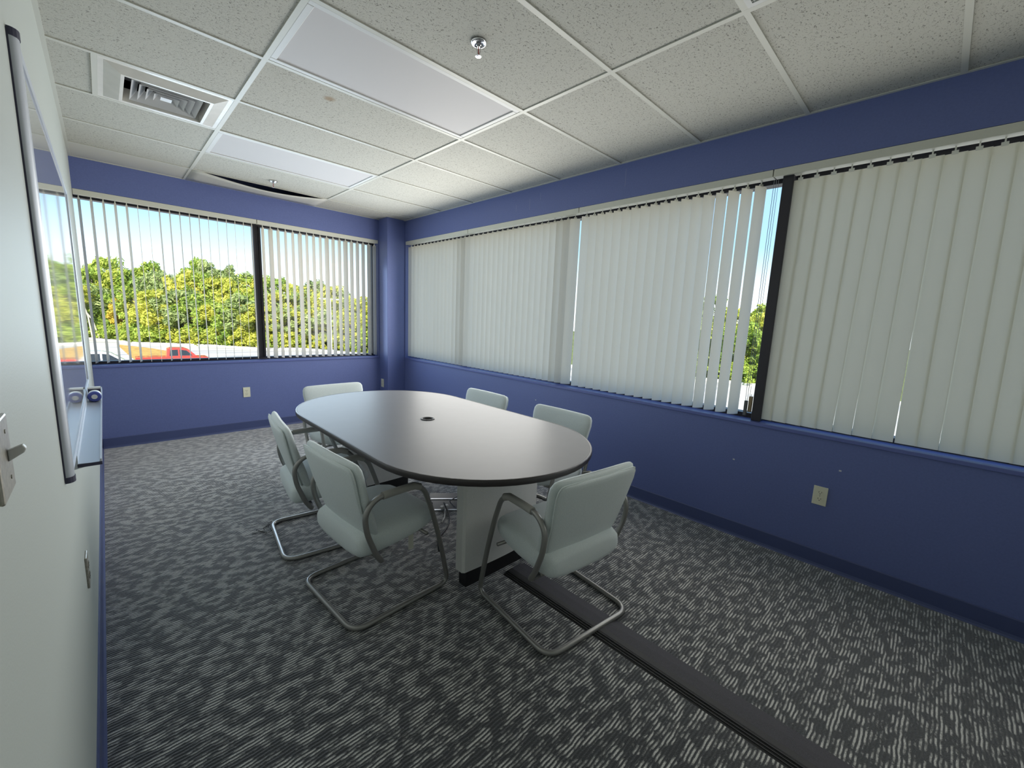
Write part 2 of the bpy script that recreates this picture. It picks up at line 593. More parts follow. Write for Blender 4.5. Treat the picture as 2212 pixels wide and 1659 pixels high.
GX = XR + 0.16
win = struct(empty('window_2', (GX, -0.4, WZ0)), 'long right-hand window in dark bronze frame behind the blinds')
fr = MB()
fr.box((GX - 0.04, RY0, WZ0 + 0.004), (GX + 0.04, RY1, WZ0 + 0.034)).box((GX - 0.04, RY0, WZ1 - 0.055), (GX + 0.04, RY1, WZ1))
fr.box((GX - 0.04, RY0, WZ0 + 0.034), (GX + 0.04, RY0 + 0.04, WZ1 - 0.055)).box((GX - 0.04, RY1 - 0.04, WZ0 + 0.034), (GX + 0.04, RY1, WZ1 - 0.055))
local(fr.build('window_frame', M_BRONZE, win), win)
MULS = [1.47, -0.025, -1.762]
for y in MULS:
    d = 0.125 if y < -1 else 0.05
    local(MB().box((GX - d, y - 0.028, WZ0 + 0.006), (GX + 0.04, y + 0.028, WZ1 - 0.003)).build('mullion', M_BRONZE, win, bevel=0.002), win)
edges = [RY1 - 0.04] + [v for y in MULS for v in (y + 0.028, y - 0.028)] + [RY0 + 0.04]
for a, c in zip(edges[0::2], edges[1::2]):
    local(MB().add([(GX, a, WZ0 + 0.034), (GX, c, WZ0 + 0.034), (GX, c, WZ1 - 0.055), (GX, a, WZ1 - 0.055)], [(0, 1, 2, 3)]).build('pane', M_GLASS, win), win)

# ------------------------------------------------------------------ ceiling: slab, tiles, grid bars
T = 0.6096
XP, XQ = 0.7907, 2.0099
ceil = struct(MB().box((-0.2, YB - 0.2, ZC + 0.30), (XR + WT, YF + WT, ZC + 0.5)).build('ceiling', M_PLENUM), 'suspended ceiling of fissured tiles in white grid')
BW = 0.012
Z0 = ZC + 0.004
def tile(x0, x1, y0, y1, m=M_TILE):
    o = MB().box((x0 - 0.5 * (x0 + x1) + 0.004, y0 - 0.5 * (y0 + y1) + 0.004, 0), (x1 - 0.5 * (x0 + x1) - 0.004, y1 - 0.5 * (y0 + y1) - 0.004, 0.015)).build('ceiling_tile', m, ceil)
    o.location = (0.5 * (x0 + x1), 0.5 * (y0 + y1), Z0 + random.uniform(0, 0.0015))
    return o
xs = [0.0, XP, XQ, XR]
ys = [YB] + [k * T for k in range(-5, 5)] + [YF]
for i in range(3):
    for j in range(len(ys) - 1):
        y0, y1 = ys[j], ys[j + 1]
        k = round(y0 / T)
        if i == 1 and k in (-1, 2):
            continue                      # light troffers
        if i == 0 and k == 1:
            tile(0.0, XP - T, y0, y1)     # cut strip beside the diffuser
            continue
        if i == 1 and k == 4:
            continue                      # the slipped panel
        if i == 1 and k == -4:
            tile(xs[1], xs[1] + T, y0, y1)
            continue
        if i == 1 and k == 0:
            cx, cy = 0.5 * (xs[i] + xs[i + 1]), 0.5 * (y0 + y1)
            o = tile(xs[i], xs[i + 1], y0, y1, tile_mat('stained_ceiling_tile', (1.175 - cx, 0.166 - cy, 0.0)))
            o['label'] = 'tile with a small brown water stain'
            continue
        tile(xs[i], xs[i + 1], y0, y1, M_PANELW if (k == 4 and i == 0) else M_TILE)
# slipped plain panel: its near edge sags below the grid
nx = 16
V, Fc = [], []
for a in range(nx + 1):
    s_ = a / nx
    for bq in range(5):
        q = bq / 4
        x = XP + 0.006 + s_ * (XQ - XP - 0.012)
        y = 4 * T + 0.006 + q * (YF - 4 * T - 0.02)
        sag = 0.050 * math.sin(PI * min(1, max(0, (s_ - 0.04) / 0.96))) * (1 - q) ** 1.5
        V.append((x, y, Z0 - sag))
for a in range(nx):
    for bq in range(4):
        i0 = a * 5 + bq
        Fc.append((i0, i0 + 5, i0 + 6, i0 + 1))
o = link_mesh('ceiling_tile', V, Fc, M_PANELW, ceil, smooth=True)
sm = o.modifiers.new('thickness', 'SOLIDIFY')
sm.thickness = 0.006
o['label'] = 'plain white panel sagging out of the grid'
def bar(a, b_):
    return MB().box(a, b_).build('grid_bar', M_GRID, ceil)
for x in (XP, XQ):
    bar((x - BW, YB, ZC - 0.0012), (x + BW, YF - 0.018, ZC + 0.004))
for y in ys[1:-1]:
    for i in range(3):
        bar((xs[i] + (BW if i else 0.018), y - BW, ZC - 0.001), (xs[i + 1] - (BW if i < 2 else 0.018), y + BW, ZC + 0.004))
bar((XP - T - BW, T + BW, ZC - 0.001), (XP - T + BW, 2 * T - BW, ZC + 0.004))
bar((0.0, YB, ZC - 0.001), (0.018, YF, ZC + 0.004))
bar((XR - 0.018, YB, ZC - 0.001), (XR, YF, ZC + 0.004))
bar((0.018, YF - 0.018, ZC - 0.001), (2.842, YF, ZC + 0.004))

# troffers
def troffer(y0, y1, label):
    r_ = empty('ceiling_light', (0.5 * (XP + XQ), 0.5 * (y0 + y1), ZC))
    tag(r_, label, 'ceiling light', 'recessed ceiling light panels')
    hx, hy = 0.5 * (XQ - XP) - BW, 0.5 * (y1 - y0) - BW
    f = MB()
    wd = 0.030
    for a, c in (((-hx, -hy), (hx, -hy + wd)), ((-hx, hy - wd), (hx, hy)), ((-hx, -hy + wd), (-hx + wd, hy - wd)), ((hx - wd, -hy + wd), (hx, hy - wd))):
        f.box((a[0], a[1], 0.0), (c[0], c[1], 0.05))
    f.build('frame', M_WHITEP, r_, bevel=0.003)
    MB().box((-hx + wd, -hy + wd, 0.006), (hx - wd, hy - wd, 0.012)).build('lens', M_LENS, r_)
    MB().box((-hx, -hy, 0.05), (hx, hy, 0.09)).build('housing', M_WHITEP, r_)
    return r_
troffer(-T, 0, 'large flat white light panel above the conference table, nearer the camera')
troffer(2 * T, 3 * T, 'narrow-looking white light panel further back, near the sagging ceiling panel')

# square louvred air diffuser
dx, dy = XP - 0.5 * T, 1.5 * T
df = empty('air_diffuser', (dx, dy, ZC))
tag(df, 'square louvred white air diffuser with nested vanes in the ceiling', 'air vent')
h = T / 2 - BW
def frustum_ring(mb, a0, z0, a1, z1, ax=1.0, ay=1.0):
    v = [(-a0[0], -a0[1], z0), (a0[0], -a0[1], z0), (a0[0], a0[1], z0), (-a0[0], a0[1], z0),
         (-a1[0], -a1[1], z1), (a1[0], -a1[1], z1), (a1[0], a1[1], z1), (-a1[0], a1[1], z1)]
    mb.add(v, [(i, (i + 1) % 4, 4 + (i + 1) % 4, 4 + i) for i in range(4)])
m_ = MB()
frustum_ring(m_, (h, h), 0.0, (h - 0.022, h - 0.022), 0.0)
frustum_ring(m_, (h - 0.022, h - 0.022), 0.0, (0.205, 0.205), -0.022)
frustum_ring(m_, (0.205, 0.205), -0.022, (0.190, 0.190), -0.022)
frustum_ring(m_, (0.190, 0.190), -0.022, (0.180, 0.180), 0.05)
m_.build('face_plate', M_DIFF, df)
for a in (0.160, 0.126, 0.092, 0.058):
    m_ = MB()
    frustum_ring(m_, (a, a), -0.014, (a - 0.036, a - 0.036), 0.034)
    o = m_.build('vane', M_VANE, df)
    sd = o.modifiers.new('thickness', 'SOLIDIFY')
    sd.thickness = 0.002
MB().box((-0.026, -0.026, -0.012), (0.026, 0.026, -0.008)).build('centre_plate', M_VANE, df)
MB().box((-0.19, -0.19, 0.10), (0.19, 0.19, 0.11)).build('duct_neck', M_DUCT, df)

# eggcrate return grille
eg = empty('return_grille', (XQ - T / 2, -3.5 * T, ZC))
tag(eg, 'white eggcrate return-air grille at the top edge of the ceiling', 'air vent')
hh = T / 2 - BW
m_ = MB()
for a, c in (((-hh, -hh), (hh, -hh + 0.02)), ((-hh, hh - 0.02), (hh, hh)), ((-hh, -hh + 0.02), (-hh + 0.02, hh - 0.02)), ((hh - 0.02, -hh + 0.02), (hh, hh - 0.02))):
    m_.box((a[0], a[1], -0.001), (c[0], c[1], 0.02))
m_.build('frame', M_WHITEP, eg)
m_ = MB()
n_ = 36
for i in range(n_):
    q = -hh + 0.02 + (2 * hh - 0.04) * (i + 0.5) / n_
    m_.box((q - 0.0012, -hh + 0.02, 0.001), (q + 0.0012, hh - 0.02, 0.014))
    m_.box((-hh + 0.02, q - 0.0012, 0.001), (hh - 0.02, q + 0.0012, 0.014))
o = m_.build('eggcrate_core', M_WHITEP, eg)
o['kind'] = 'stuff'
MB().box((-hh, -hh, 0.08), (hh, hh, 0.085)).build('duct_neck', M_PLENUM, eg)

# sprinklers
def sprinkler(x, y, label):
    r_ = empty('fire_sprinkler', (x, y, ZC))
    tag(r_, label, 'sprinkler', 'pendent sprinklers in the ceiling')
    MB().lathe((0, 0, 0), [(0.036, 0.003), (0.036, -0.002), (0.031, -0.007), (0.026, -0.004), (0.022, 0.001)], 28).build('escutcheon', M_CHROME, r_, smooth=True)
    MB().lathe((0, 0, 0), [(0.012, 0.0), (0.012, -0.012), (0.009, -0.014), (0.009, -0.020)], 16).build('body', M_CHROME, r_, autosmooth=True)
    f = MB()
    for s_ in (-1, 1):
        f.tube(fillet([(s_ * 0.009, 0, -0.018), (s_ * 0.011, 0, -0.034), (s_ * 0.003, 0, -0.052), (0, 0, -0.054)], 0.008), 0.0022, 8)
    f.build('yoke', M_CHROME, r_, smooth=True)
    MB().cyl((0, 0, -0.050), 0.0025, 0.03, n=10).build('glass_bulb', mat('bulb_red', (0.4, 0.05, 0.04), 0.2), r_)
    MB().lathe((0, 0, 0), [(0.006, -0.052), (0.014, -0.056), (0.014, -0.0575), (0.004, -0.058)], 18).build('deflector', M_CHROME, r_)
    return r_
sprinkler(1.425, -0.90, 'chrome sprinkler head hanging from the ceiling beside the large light panel')
sprinkler(1.404, 2.218, 'small far chrome sprinkler head in front of the sagging ceiling panel')

# ------------------------------------------------------------------ vertical blinds
SW = 0.089
def slat_mesh(name, z0, z1, twist=0.0, m=None, camber=0.010):
    V, Fc = [], []
    rows = 2 if not twist else 9
    nc = 5
    for r_ in range(rows):
        t = r_ / (rows - 1)
        z = z1 + (z0 - z1) * t
        a = twist * t ** 1.5
        for c in range(nc):
            u = (c / (nc - 1) - 0.5) * SW
            bow = camber * (1 - (2 * c / (nc - 1) - 1) ** 2)
            x, y = -bow, u
            V.append((x * math.cos(a) - y * math.sin(a), x * math.sin(a) + y * math.cos(a), z))
    for r_ in range(rows - 1):
        for c in range(nc - 1):
            i = r_ * nc + c
            Fc.append((i, i + 1, i + nc + 1, i + nc))
    me = bpy.data.meshes.new(name)
    me.from_pydata(V, [], Fc)
    me.materials.append(m or M_SLAT)
    for p in me.polygons:
        p.use_smooth = True
    return me
ME_SLAT = slat_mesh('slat', WZ0 + 0.022, 2.290)
ME_SLATF = slat_mesh('slat', WZ0 + 0.022, 2.290, 0.0, M_SLAT, 0.004)
ME_SLAT_DIM = slat_mesh('slat', WZ0 + 0.022, 2.290, 0.0, M_SLAT_DIM, 0.0012)
cm = MB().box((-0.004, -0.012, 2.284), (0.004, 0.012, 2.302)).box((-0.003, -0.003, 2.296), (0.003, 0.003, 2.324))
_c = cm.build('carrier_clip', M_CLIP)
ME_CLIP = _c.data
bpy.data.objects.remove(_c)

def blind(root_loc, slats, rail_from, rail_to, along, label, cords=None):
    """slats: list of (position, rotz, mesh) along the axis 'x' or 'y'"""
    r_ = empty('vertical_blind', root_loc)
    tag(r_, label, 'blind', 'vertical blinds')
    ox, oy = root_loc[0], root_loc[1]
    rl = MB()
    if along == 'y':
        rl.box((-0.050, rail_from - oy, 2.322), (0.022, rail_to - oy, 2.358))
        rl.box((-0.054, rail_from - oy, 2.317), (-0.050, rail_to - oy, 2.36))
    else:
        rl.box((rail_from - ox, -0.050, 2.322), (rail_to - ox, 0.022, 2.358))
        rl.box((rail_from - ox, -0.054, 2.317), (rail_to - ox, -0.050, 2.36))
    rl.build('head_rail', M_RAIL, r_)
    for p_, rz, me, *lean in slats:
        o = bpy.data.objects.new('slat', me)
        COL.objects.link(o)
        o.parent = r_
        o.location = (0, p_ - oy, 0) if along == 'y' else (p_ - ox, 0, 0)
        o.rotation_euler = (0, 0, rz)
        if lean:
            o.rotation_euler = (lean[0], 0, rz)
            o.location.y += 2.28 * math.sin(lean[0])
        c = bpy.data.objects.new('carrier_clip', ME_CLIP)
        COL.objects.link(c)
        c.parent = o
    if cords:
        for cx, cy, zb, rad in cords:
            MB().tube([(cx - ox, cy - oy, 2.31), (cx - ox, cy - oy, zb)], rad, 6).build('pull_cord', mat('cord_grey', (0.30, 0.32, 0.36), 0.6), r_)
    return r_

BY = YF + 0.055
SP = 0.0795
# far wall, two blinds, slats open
xs_l = [0.035 + 0.0785 * i for i in range(18)]
wide = {5: 9, 6: 7}
sl = [(x, R(-12 + wide.get(i, 0) + random.uniform(-2, 2)), ME_SLATF) for i, x in enumerate(xs_l)]
blind((0.7, BY, 0), sl, 0.003, 1.405, 'x', 'open vertical blind over the left half of the far window, slats edge-on')
xs_r = [1.48 + 0.0782 * i for i in range(18)]
wide = {1: 13, 5: 8, 9: 9, 12: 10, 13: 3}
sl = [(x - 0.005, R(4 + wide.get(i, 0) + random.uniform(-2, 2)), ME_SLATF) for i, x in enumerate(xs_r)]
blind((2.1, BY, 0), sl, 1.412, 2.83, 'x', 'half-open vertical blind over the right half of the far window, beside the pillar')
# right wall
BX = XR + 0.055
A = 59
sl = [(1.345 + SP * 0.98 * i, R(40 + random.uniform(-4, 4)), ME_SLAT) for i in range(17)]
blind((BX, 1.98, 0), sl, 1.312, 2.652, 'y', 'closed vertical blind next to the blue pillar, farthest on the right wall')
sl = [(-0.152 + SP * 0.985 * i, R(42 + random.uniform(-4, 4)), ME_SLAT) for i in range(19)]
blind((BX, 0.54, 0), sl, -0.222, 1.304, 'y', 'closed vertical blind on the right wall behind the two chairs under the windows')
sl = [(-0.274 - SP * 0.99 * i, R(A + random.uniform(-3, 3)), ME_SLAT) for i in range(18)]
blind((BX, -0.95, 0), sl, -1.684, -0.230, 'y', 'vertical blind with daylight showing between its slats, beside the wide shut blind',
      cords=[(BX - 0.02, -1.700, 0.93, 0.0015), (BX - 0.02, -1.688, 0.93, 0.0015), (BX - 0.005, -1.708, 0.95, 0.0012)])
r4 = []
lean_shift = [0, 0, 0, 0, 0, 0.0100, 0.0205, 0.0300, 0.0455, 0.0455, 0.0560]      # how far each slat's foot hangs aside
for i in range(21):
    d = lean_shift[min(i, 10)] - 0.020
    r4.append((-1.822 - SP * i, R(-3.5 + random.uniform(-0.4, 0.4)), ME_SLAT_DIM, -d / 1.46))
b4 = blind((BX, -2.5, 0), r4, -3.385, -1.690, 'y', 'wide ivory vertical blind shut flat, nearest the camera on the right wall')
# tilt wand and cord weights at the end of the third blind
wand = empty('blind_cord_weight', (BX - 0.02, -1.694, 0.86))
tag(wand, 'grey cord weight hanging at the sill in the gap between blinds', 'cord weight', 'cord weights at the blind gap')
MB().box((-0.008, -0.010, -0.03), (0.008, 0.010, 0.07)).build('weight_body', mat('weight_grey', (0.10, 0.10, 0.10), 0.5), wand, bevel=0.003)
MB().tube([(0, 0, 0.07), (0, 0, 0.085)], 0.0015, 6).build('cord_stub', M_CLIP, wand)
wand = empty('blind_cord_weight', (BX - 0.005, -1.716, 0.89))
tag(wand, 'tan cord weight hanging beside the dark window frame', 'cord weight', 'cord weights at the blind gap')
MB().box((-0.009, -0.011, -0.035), (0.009, 0.011, 0.07)).build('weight_body', M_TAN, wand, bevel=0.003)
MB().tube([(0, 0, 0.07), (0, 0, 0.085)], 0.0015, 6).build('cord_stub', M_CLIP, wand)

# ------------------------------------------------------------------ conference table
TX, TY = 1.562, -0.315
HW, HL = 0.607, 1.135
TT = 0.740
def racetrack(hw, hl, n=28):
    out = []
    for i in range(n + 1):
        a = PI * i / n
        out.append((hw * math.cos(a), (hl - hw) + hw * math.sin(a)))
    for i in range(n + 1):
        a = PI + PI * i / n
        out.append((hw * math.cos(a), -(hl - hw) + hw * math.sin(a)))
    return out
tb = empty('conference_table', (TX, TY, 0))
tag(tb, 'grey laminate racetrack conference table with dark rubber edge', 'table')
# top sheet with a round hole for the grommet
outer = racetrack(HW - 0.010, HL - 0.010)
nO = len(outer)
hole = [(0.038 * math.cos(math.atan2(q[1], q[0])), 0.038 * math.sin(math.atan2(q[1], q[0]))) for q in outer]
V = [(q[0], q[1], TT) for q in outer] + [(q[0], q[1], TT) for q in hole] + [(q[0], q[1], TT - 0.028) for q in outer] + [(q[0], q[1], TT - 0.028) for q in hole]
Fc = []
for i in range(nO):
    j = (i + 1) % nO
    Fc += [(i, j, nO + j, nO + i), (2 * nO + j, 2 * nO + i, 3 * nO + i, 3 * nO + j), (nO + i, nO + j, 3 * nO + j, 3 * nO + i), (i, j, 2 * nO + j, 2 * nO + i)]
link_mesh('tabletop', V, Fc, M_LAMIN, tb)
prof = [(-0.0095, -0.0005), (-0.006, 0.001), (-0.002, 0.0), (0.0, -0.006), (0.0, -0.023), (-0.003, -0.029), (-0.0095, -0.030)]
V, Fc = [], []
for q, z in prof:
    V += [(p_[0], p_[1], TT + z) for p_ in racetrack(HW + q, HL + q)]
m = len(prof)
for k in range(m):
    for i in range(nO):
        j = (i + 1) % nO
        k2 = (k + 1) % m
        Fc.append((k * nO + i, k * nO + j, k2 * nO + j, k2 * nO + i))
link_mesh('edge_band', V, Fc, M_EDGE, tb, smooth=True)
g = MB().lathe((0, 0.008, TT), [(0.037, -0.03), (0.037, 0.0), (0.045, 0.0015), (0.045, 0.0035), (0.036, 0.004), (0.033, 0.0), (0.033, -0.03)], 32).build('grommet', M_BLACK, tb, smooth=True)
MB().cyl((0, 0.008, TT - 0.028), 0.033, 0.002, n=24).build('grommet_bottom', M_BLACK, g)
def pedestal(x0, x1, y0, y1, bulge):
    n = 10
    fr_ = [(x0 + 0.012 + (x1 - x0 - 0.024) * i / n, y0 - bulge * math.sin(PI * i / n)) for i in range(n + 1)]
    bk_ = [(x1 - 0.012 - (x1 - x0 - 0.024) * i / n, y1 + bulge * 0.0 * math.sin(PI * i / n)) for i in range(n + 1)]
    poly = [(x0, y0 + 0.012)] + fr_ + [(x1, y0 + 0.012), (x1, y1 - 0.012)] + bk_ + [(x0, y1 - 0.012)]
    o = MB().prism([(q[0] - TX, q[1] - TY) for q in poly], 2, 0.095, TT - 0.028).build('pedestal', M_PEDEST, tb)
    MB().box((x0 + 0.03 - TX, y0 + 0.012 - TY, 0.0), (x1 - 0.03 - TX, y1 - 0.005 - TY, 0.095)).build('toe_kick', M_BLACK, o)
pedestal(1.335, 1.885, -1.0, -0.925, 0.012)
pedestal(1.300, 1.845, 0.355, 0.43, 0.012)
MB().box((-0.03, -0.55, 0.58), (0.0, 0.60, TT - 0.028)).build('stretcher_panel', M_PEDEST, tb)

# ------------------------------------------------------------------ chairs
def srect(w, hgt, cx, cz, n=28, p=3.2):
    out = []
    for i in range(n):
        a = 2 * PI * i / n
        c, s_ = math.cos(a), math.sin(a)
        out.append((cx + 0.5 * w * math.copysign(abs(c) ** (2 / p), c), cz + 0.5 * hgt * math.copysign(abs(s_) ** (2 / p), s_)))
    return out

def make_chair():
    r_ = empty('conference_chair')
    hw = 0.265
    prof = [(-0.122, 0.290), (-0.152, 0.335), (-0.197, 0.455), (-0.205, 0.545), (-0.150, 0.603), (0.055, 0.606), (0.105, 0.570), (0.150, 0.455), (0.205, 0.27), (0.262, 0.0135)]
    half = [(hw, y, z) for y, z in prof] + [(hw, -0.265, 0.0135)]
    left = [(hw - 0.06, -0.112, 0.283)] + half
    right = [(-x, y, z) for x, y, z in reversed(half)] + [(-hw + 0.06, -0.112, 0.283)]
    # sides join along the rear floor bar
    pts = left + right
    rad = [0, 0.02, 0.05, 0.07, 0.045, 0.06, 0.045, 0.05, 0.12, 0.12, 0.055, 0.075]
    rad = rad + rad[::-1]
    path = fillet(pts, rad, 6)
    MB().tube(path, 0.0125, 12).build('frame', M_TUBE, r_, smooth=True)
    MB().tube([(-hw + 0.062, -0.112, 0.283), (hw - 0.062, -0.112, 0.283)], 0.0115, 10).tube([(-hw + 0.005, 0.128, 0.33), (hw - 0.005, 0.128, 0.33)], 0.009, 8).build('seat_support', M_TUBE, r_, smooth=True)
    for s_ in (-1, 1):
        MB().tube([(s_ * hw, -0.118, 0.604), (s_ * hw, -0.05, 0.606), (s_ * hw, 0.045, 0.606), (s_ * hw, 0.078, 0.592)], 0.0175, 14).build('arm_pad', M_PAD, r_, autosmooth=True)
    # seat cushion, lofted rear to front
    st = [(-0.212, 0.38, 0.325, 0.390), (-0.207, 0.43, 0.306, 0.405), (-0.192, 0.462, 0.292, 0.420), (-0.15, 0.482, 0.288, 0.437), (-0.08, 0.492, 0.294, 0.443), (0.0, 0.495, 0.300, 0.450),
          (0.08, 0.492, 0.312, 0.453), (0.14, 0.476, 0.322, 0.450), (0.19, 0.44, 0.334, 0.438), (0.220, 0.38, 0.350, 0.420), (0.236, 0.29, 0.366, 0.398), (0.240, 0.20, 0.374, 0.390)]
    rings = []
    for y, w_, zb, zt in st:
        rings.append([(x, y, z + 0.010 * (x / 0.25) ** 2 * (z > (zb + zt) / 2)) for x, z in srect(w_, zt - zb, 0, 0.5 * (zb + zt), 32, 3.0)])
    MB().loft(rings).build('seat', M_FABRIC, r_, smooth=True)
    # backrest cushion and rear panel, lofted bottom to top
    def back(ts, off0, wsub, thick, p_):
        rings = []
        for t, wf, tf in ts:
            z = 0.385 + t * 0.380
            yc = -0.134 - 0.108 * t - 0.008 * math.sin(PI * t) + off0
            w_ = (0.474 + 0.020 * min(1, t * 3) + 0.052 * max(0, (t - 0.45) / 0.55)) * wf - wsub
            ring = []
            for x, d in srect(w_, thick * tf, 0, 0, 36, p_):
                ring.append((x, yc + d + 0.24 * x * x, z + 0.26 * (d) ))
            rings.append(ring)
        return rings
    ts = [(0.0, 0.80, 0.35), (0.012, 0.88, 0.6), (0.04, 0.95, 0.85), (0.10, 0.985, 1.05), (0.25, 1.0, 1.25), (0.45, 1.0, 1.22), (0.65, 1.0, 1.08), (0.82, 1.0, 1.0), (0.92, 0.975, 0.92), (0.97, 0.925, 0.75), (0.993, 0.86, 0.5), (1.0, 0.80, 0.3)]
    bk = MB().loft(back(ts, 0.002, 0.0, 0.058, 2.8)).build('backrest', M_FABRIC, r_, smooth=True)
    tp = [(0.03, 0.84, 0.5), (0.045, 0.90, 0.9), (0.08, 0.95, 1.0), (0.2, 0.99, 1.0), (0.5, 1.0, 1.0), (0.8, 1.0, 1.0), (0.90, 0.97, 1.0), (0.945, 0.92, 0.9), (0.96, 0.86, 0.5)]
    MB().loft(back(tp, -0.0245, 0.034, 0.022, 4.5)).build('rear_panel', M_FABRIC, bk, smooth=True)
    # welt cord round the rear panel
    pts = []
    rr = back(tp, -0.0265, 0.030, 0.010, 4.5)
    n = len(rr[0])
    for ring in rr:
        pts.append(ring[0])
    mid = rr[-1]
    up_ = [ring[0] for ring in rr]
    dn_ = [ring[n // 2] for ring in reversed(rr)]
    loop = up_ + dn_
    MB().tube(loop, 0.0035, 6, closed=True).build('piping', M_FABRIC, bk, smooth=True)
    return r_

chair0 = make_chair()
spots = [
    (1.038, -0.648, -86.3, 'grey sled-base armchair left of the table, nearer the camera, paper tag under its seat'),
    (1.030, 0.060, -97.0, 'second grey upholstered armchair on the left side, half hidden behind the nearer one'),
    (1.626, -1.357, -6.8, 'grey armchair at the near end of the table, its back to the camera'),
    (2.235, -0.690, 90.0, 'grey armchair under the blinds, nearer to the table end, only its back top showing'),
    (2.235, 0.150, 90.0, 'grey armchair under the blinds, the farther one from the camera, smaller back top'),
    (1.530, 0.905, 183.0, 'grey armchair at the far end of the table below the far window'),
]
for i, (x, y, a, lab) in enumerate(spots):
    c = chair0 if i == 0 else copy_tree(chair0)
    c.location = (x, y, 0)
    c.rotation_euler = (0, 0, R(a))
    tag(c, lab, 'chair', 'chairs round the conference table')
tagp = MB().box((0.055, 0.158, 0.140), (0.0562, 0.190, 0.335)).build('paper_tag', M_TAG, chair0)
tagp['label'] = 'off-white paper tag hanging under the seat'

# ------------------------------------------------------------------ whiteboard on the left wall
WY0, WY1, WB0, WB1 = -0.893, 1.20, 0.895, 2.035
wb = empty('whiteboard', (0, 0.15, WB0))
tag(wb, 'long glossy whiteboard with aluminium frame on the left wall', 'whiteboard')
def wl(o):
    o.matrix_parent_inverse = Matrix.Translation(-wb.location)
    return o
wl(MB().box((0.001, WY0 + 0.02, WB0 + 0.01), (0.010, WY1 - 0.01, WB1 - 0.01)).build('writing_surface', M_BOARD, wb))
def dome(wd, hgt, n=8):
    return [(0.001, 0)] + [(0.001 + hgt * math.sin(PI * i / n) ** 0.7 if 0 < i < n else 0.001 + 0.3 * hgt, wd * 0.5 * (1 - math.cos(PI * i / n))) for i in range(n + 1)] + [(0.001, wd)]
pr = dome(0.046, 0.019)
wl(MB().prism([(q[0], WY0 + q[1]) for q in pr], 2, WB0 + 0.012, WB1 - 0.014).build('frame_upright', M_ALU, wb, autosmooth=True))
wl(MB().prism([(0.001, WY1 - 0.02), (0.014, WY1 - 0.02), (0.016, WY1 - 0.002), (0.001, WY1)], 2, WB0, WB1).build('frame_upright', M_ALU, wb))
wl(MB().prism([(0.001, WB1 - 0.022), (0.013, WB1 - 0.022), (0.015, WB1 - 0.003), (0.001, WB1)], 1, WY0 + 0.03, WY1).build('frame_rail', M_ALU, wb))
wl(MB().prism([(0.001, WB0), (0.015, WB0 + 0.002), (0.013, WB0 + 0.018), (0.001, WB0 + 0.018)], 1, WY0 + 0.03, WY1).build('frame_rail', M_ALU, wb))
for z0, z1 in ((WB0 - 0.004, WB0 + 0.013), (WB1 - 0.015, WB1 + 0.004)):
    pr2 = dome(0.048, 0.0205)
    wl(MB().prism([(q[0], WY0 - 0.001 + q[1]) for q in pr2], 2, z0, z1).build('end_cap', M_ENDCAP, wb))
wl(MB().box((0.0, WY0 - 0.002, WB0), (0.0035, WY0 + 0.001, WB1)).build('painted_shadow_line', M_ENDCAP, wb))  # dark strip painting the shadow line where the frame meets the wall
# tray
TYa, TYb, TZ = -0.62, 1.05, 0.868
tr = MB().prism([(0.016, TZ), (0.066, TZ - 0.003), (0.068, TZ + 0.007), (0.072, TZ + 0.007), (0.072, TZ - 0.012), (0.03, TZ - 0.014), (0.001, TZ - 0.02), (0.001, TZ + 0.03), (0.016, TZ + 0.028)], 1, TYa, TYb)
tray = wl(tr.build('marker_tray', M_ALU, wb))
MB().box((0.014, TYa - 0.002, TZ - 0.013), (0.0725, TYa, TZ - 0.002)).build('end_cap', M_ENDCAP, tray)
MB().box((0.012, TYb, TZ - 0.014), (0.073, TYb + 0.003, TZ + 0.008)).build('end_cap', M_ENDCAP, tray)
# round eraser lying on the tray
er = empty('board_eraser', (0.0455, 0.58, TZ + 0.0275))
tag(er, 'round blue and white dry-erase eraser on the whiteboard tray', 'eraser')
MB().cyl((0, 0, 0), 0.0265, 0.045, axis=1, n=28).build('body', M_WHITEP, er, autosmooth=True)
MB().cyl((0, -0.022, 0), 0.0275, 0.022, axis=1, n=28).build('blue_rim', M_BLUEP, er, autosmooth=True, bevel=0.004)
MB().cyl((0, -0.0255, 0), 0.012, 0.005, axis=1, n=20).build('centre_knob', M_WHITEP, er, autosmooth=True)
mk = empty('marker_holder', (0.0445, 0.70, TZ + 0.0005))
tag(mk, 'dark magnetic marker holder behind the round eraser on the tray', 'marker holder')
MB().box((-0.026, -0.008, 0.0), (0.026, 0.03, 0.05)).build('holder_body', M_ENDCAP, mk, bevel=0.003)
MB().box((-0.026, -0.010, 0.05), (0.026, 0.03, 0.058)).build('white_lip', M_WHITEP, mk)

# ------------------------------------------------------------------ switch and outlets
sp = empty('light_switch', (0.0, -1.697, 1.190))
tag(sp, 'brushed steel light switch plate with toggle on the left wall', 'light switch')
MB().box((0.0005, -0.046, -0.053), (0.0065, 0.046, 0.053)).build('plate', M_STEEL, sp, bevel=0.003)
MB().prism([(0.0065, -0.010), (0.0065, 0.006), (0.021, 0.012), (0.024, 0.006), (0.022, 0.001)], 1, 0.012, 0.022).build('toggle', M_WHITEP, sp, bevel=0.0015)
MB().cyl((0.0060, 0.017, 0.032), 0.003, 0.0015, axis=0, n=12).cyl((0.0060, 0.017, -0.032), 0.003, 0.0015, axis=0, n=12).build('screw', M_STEEL, sp)

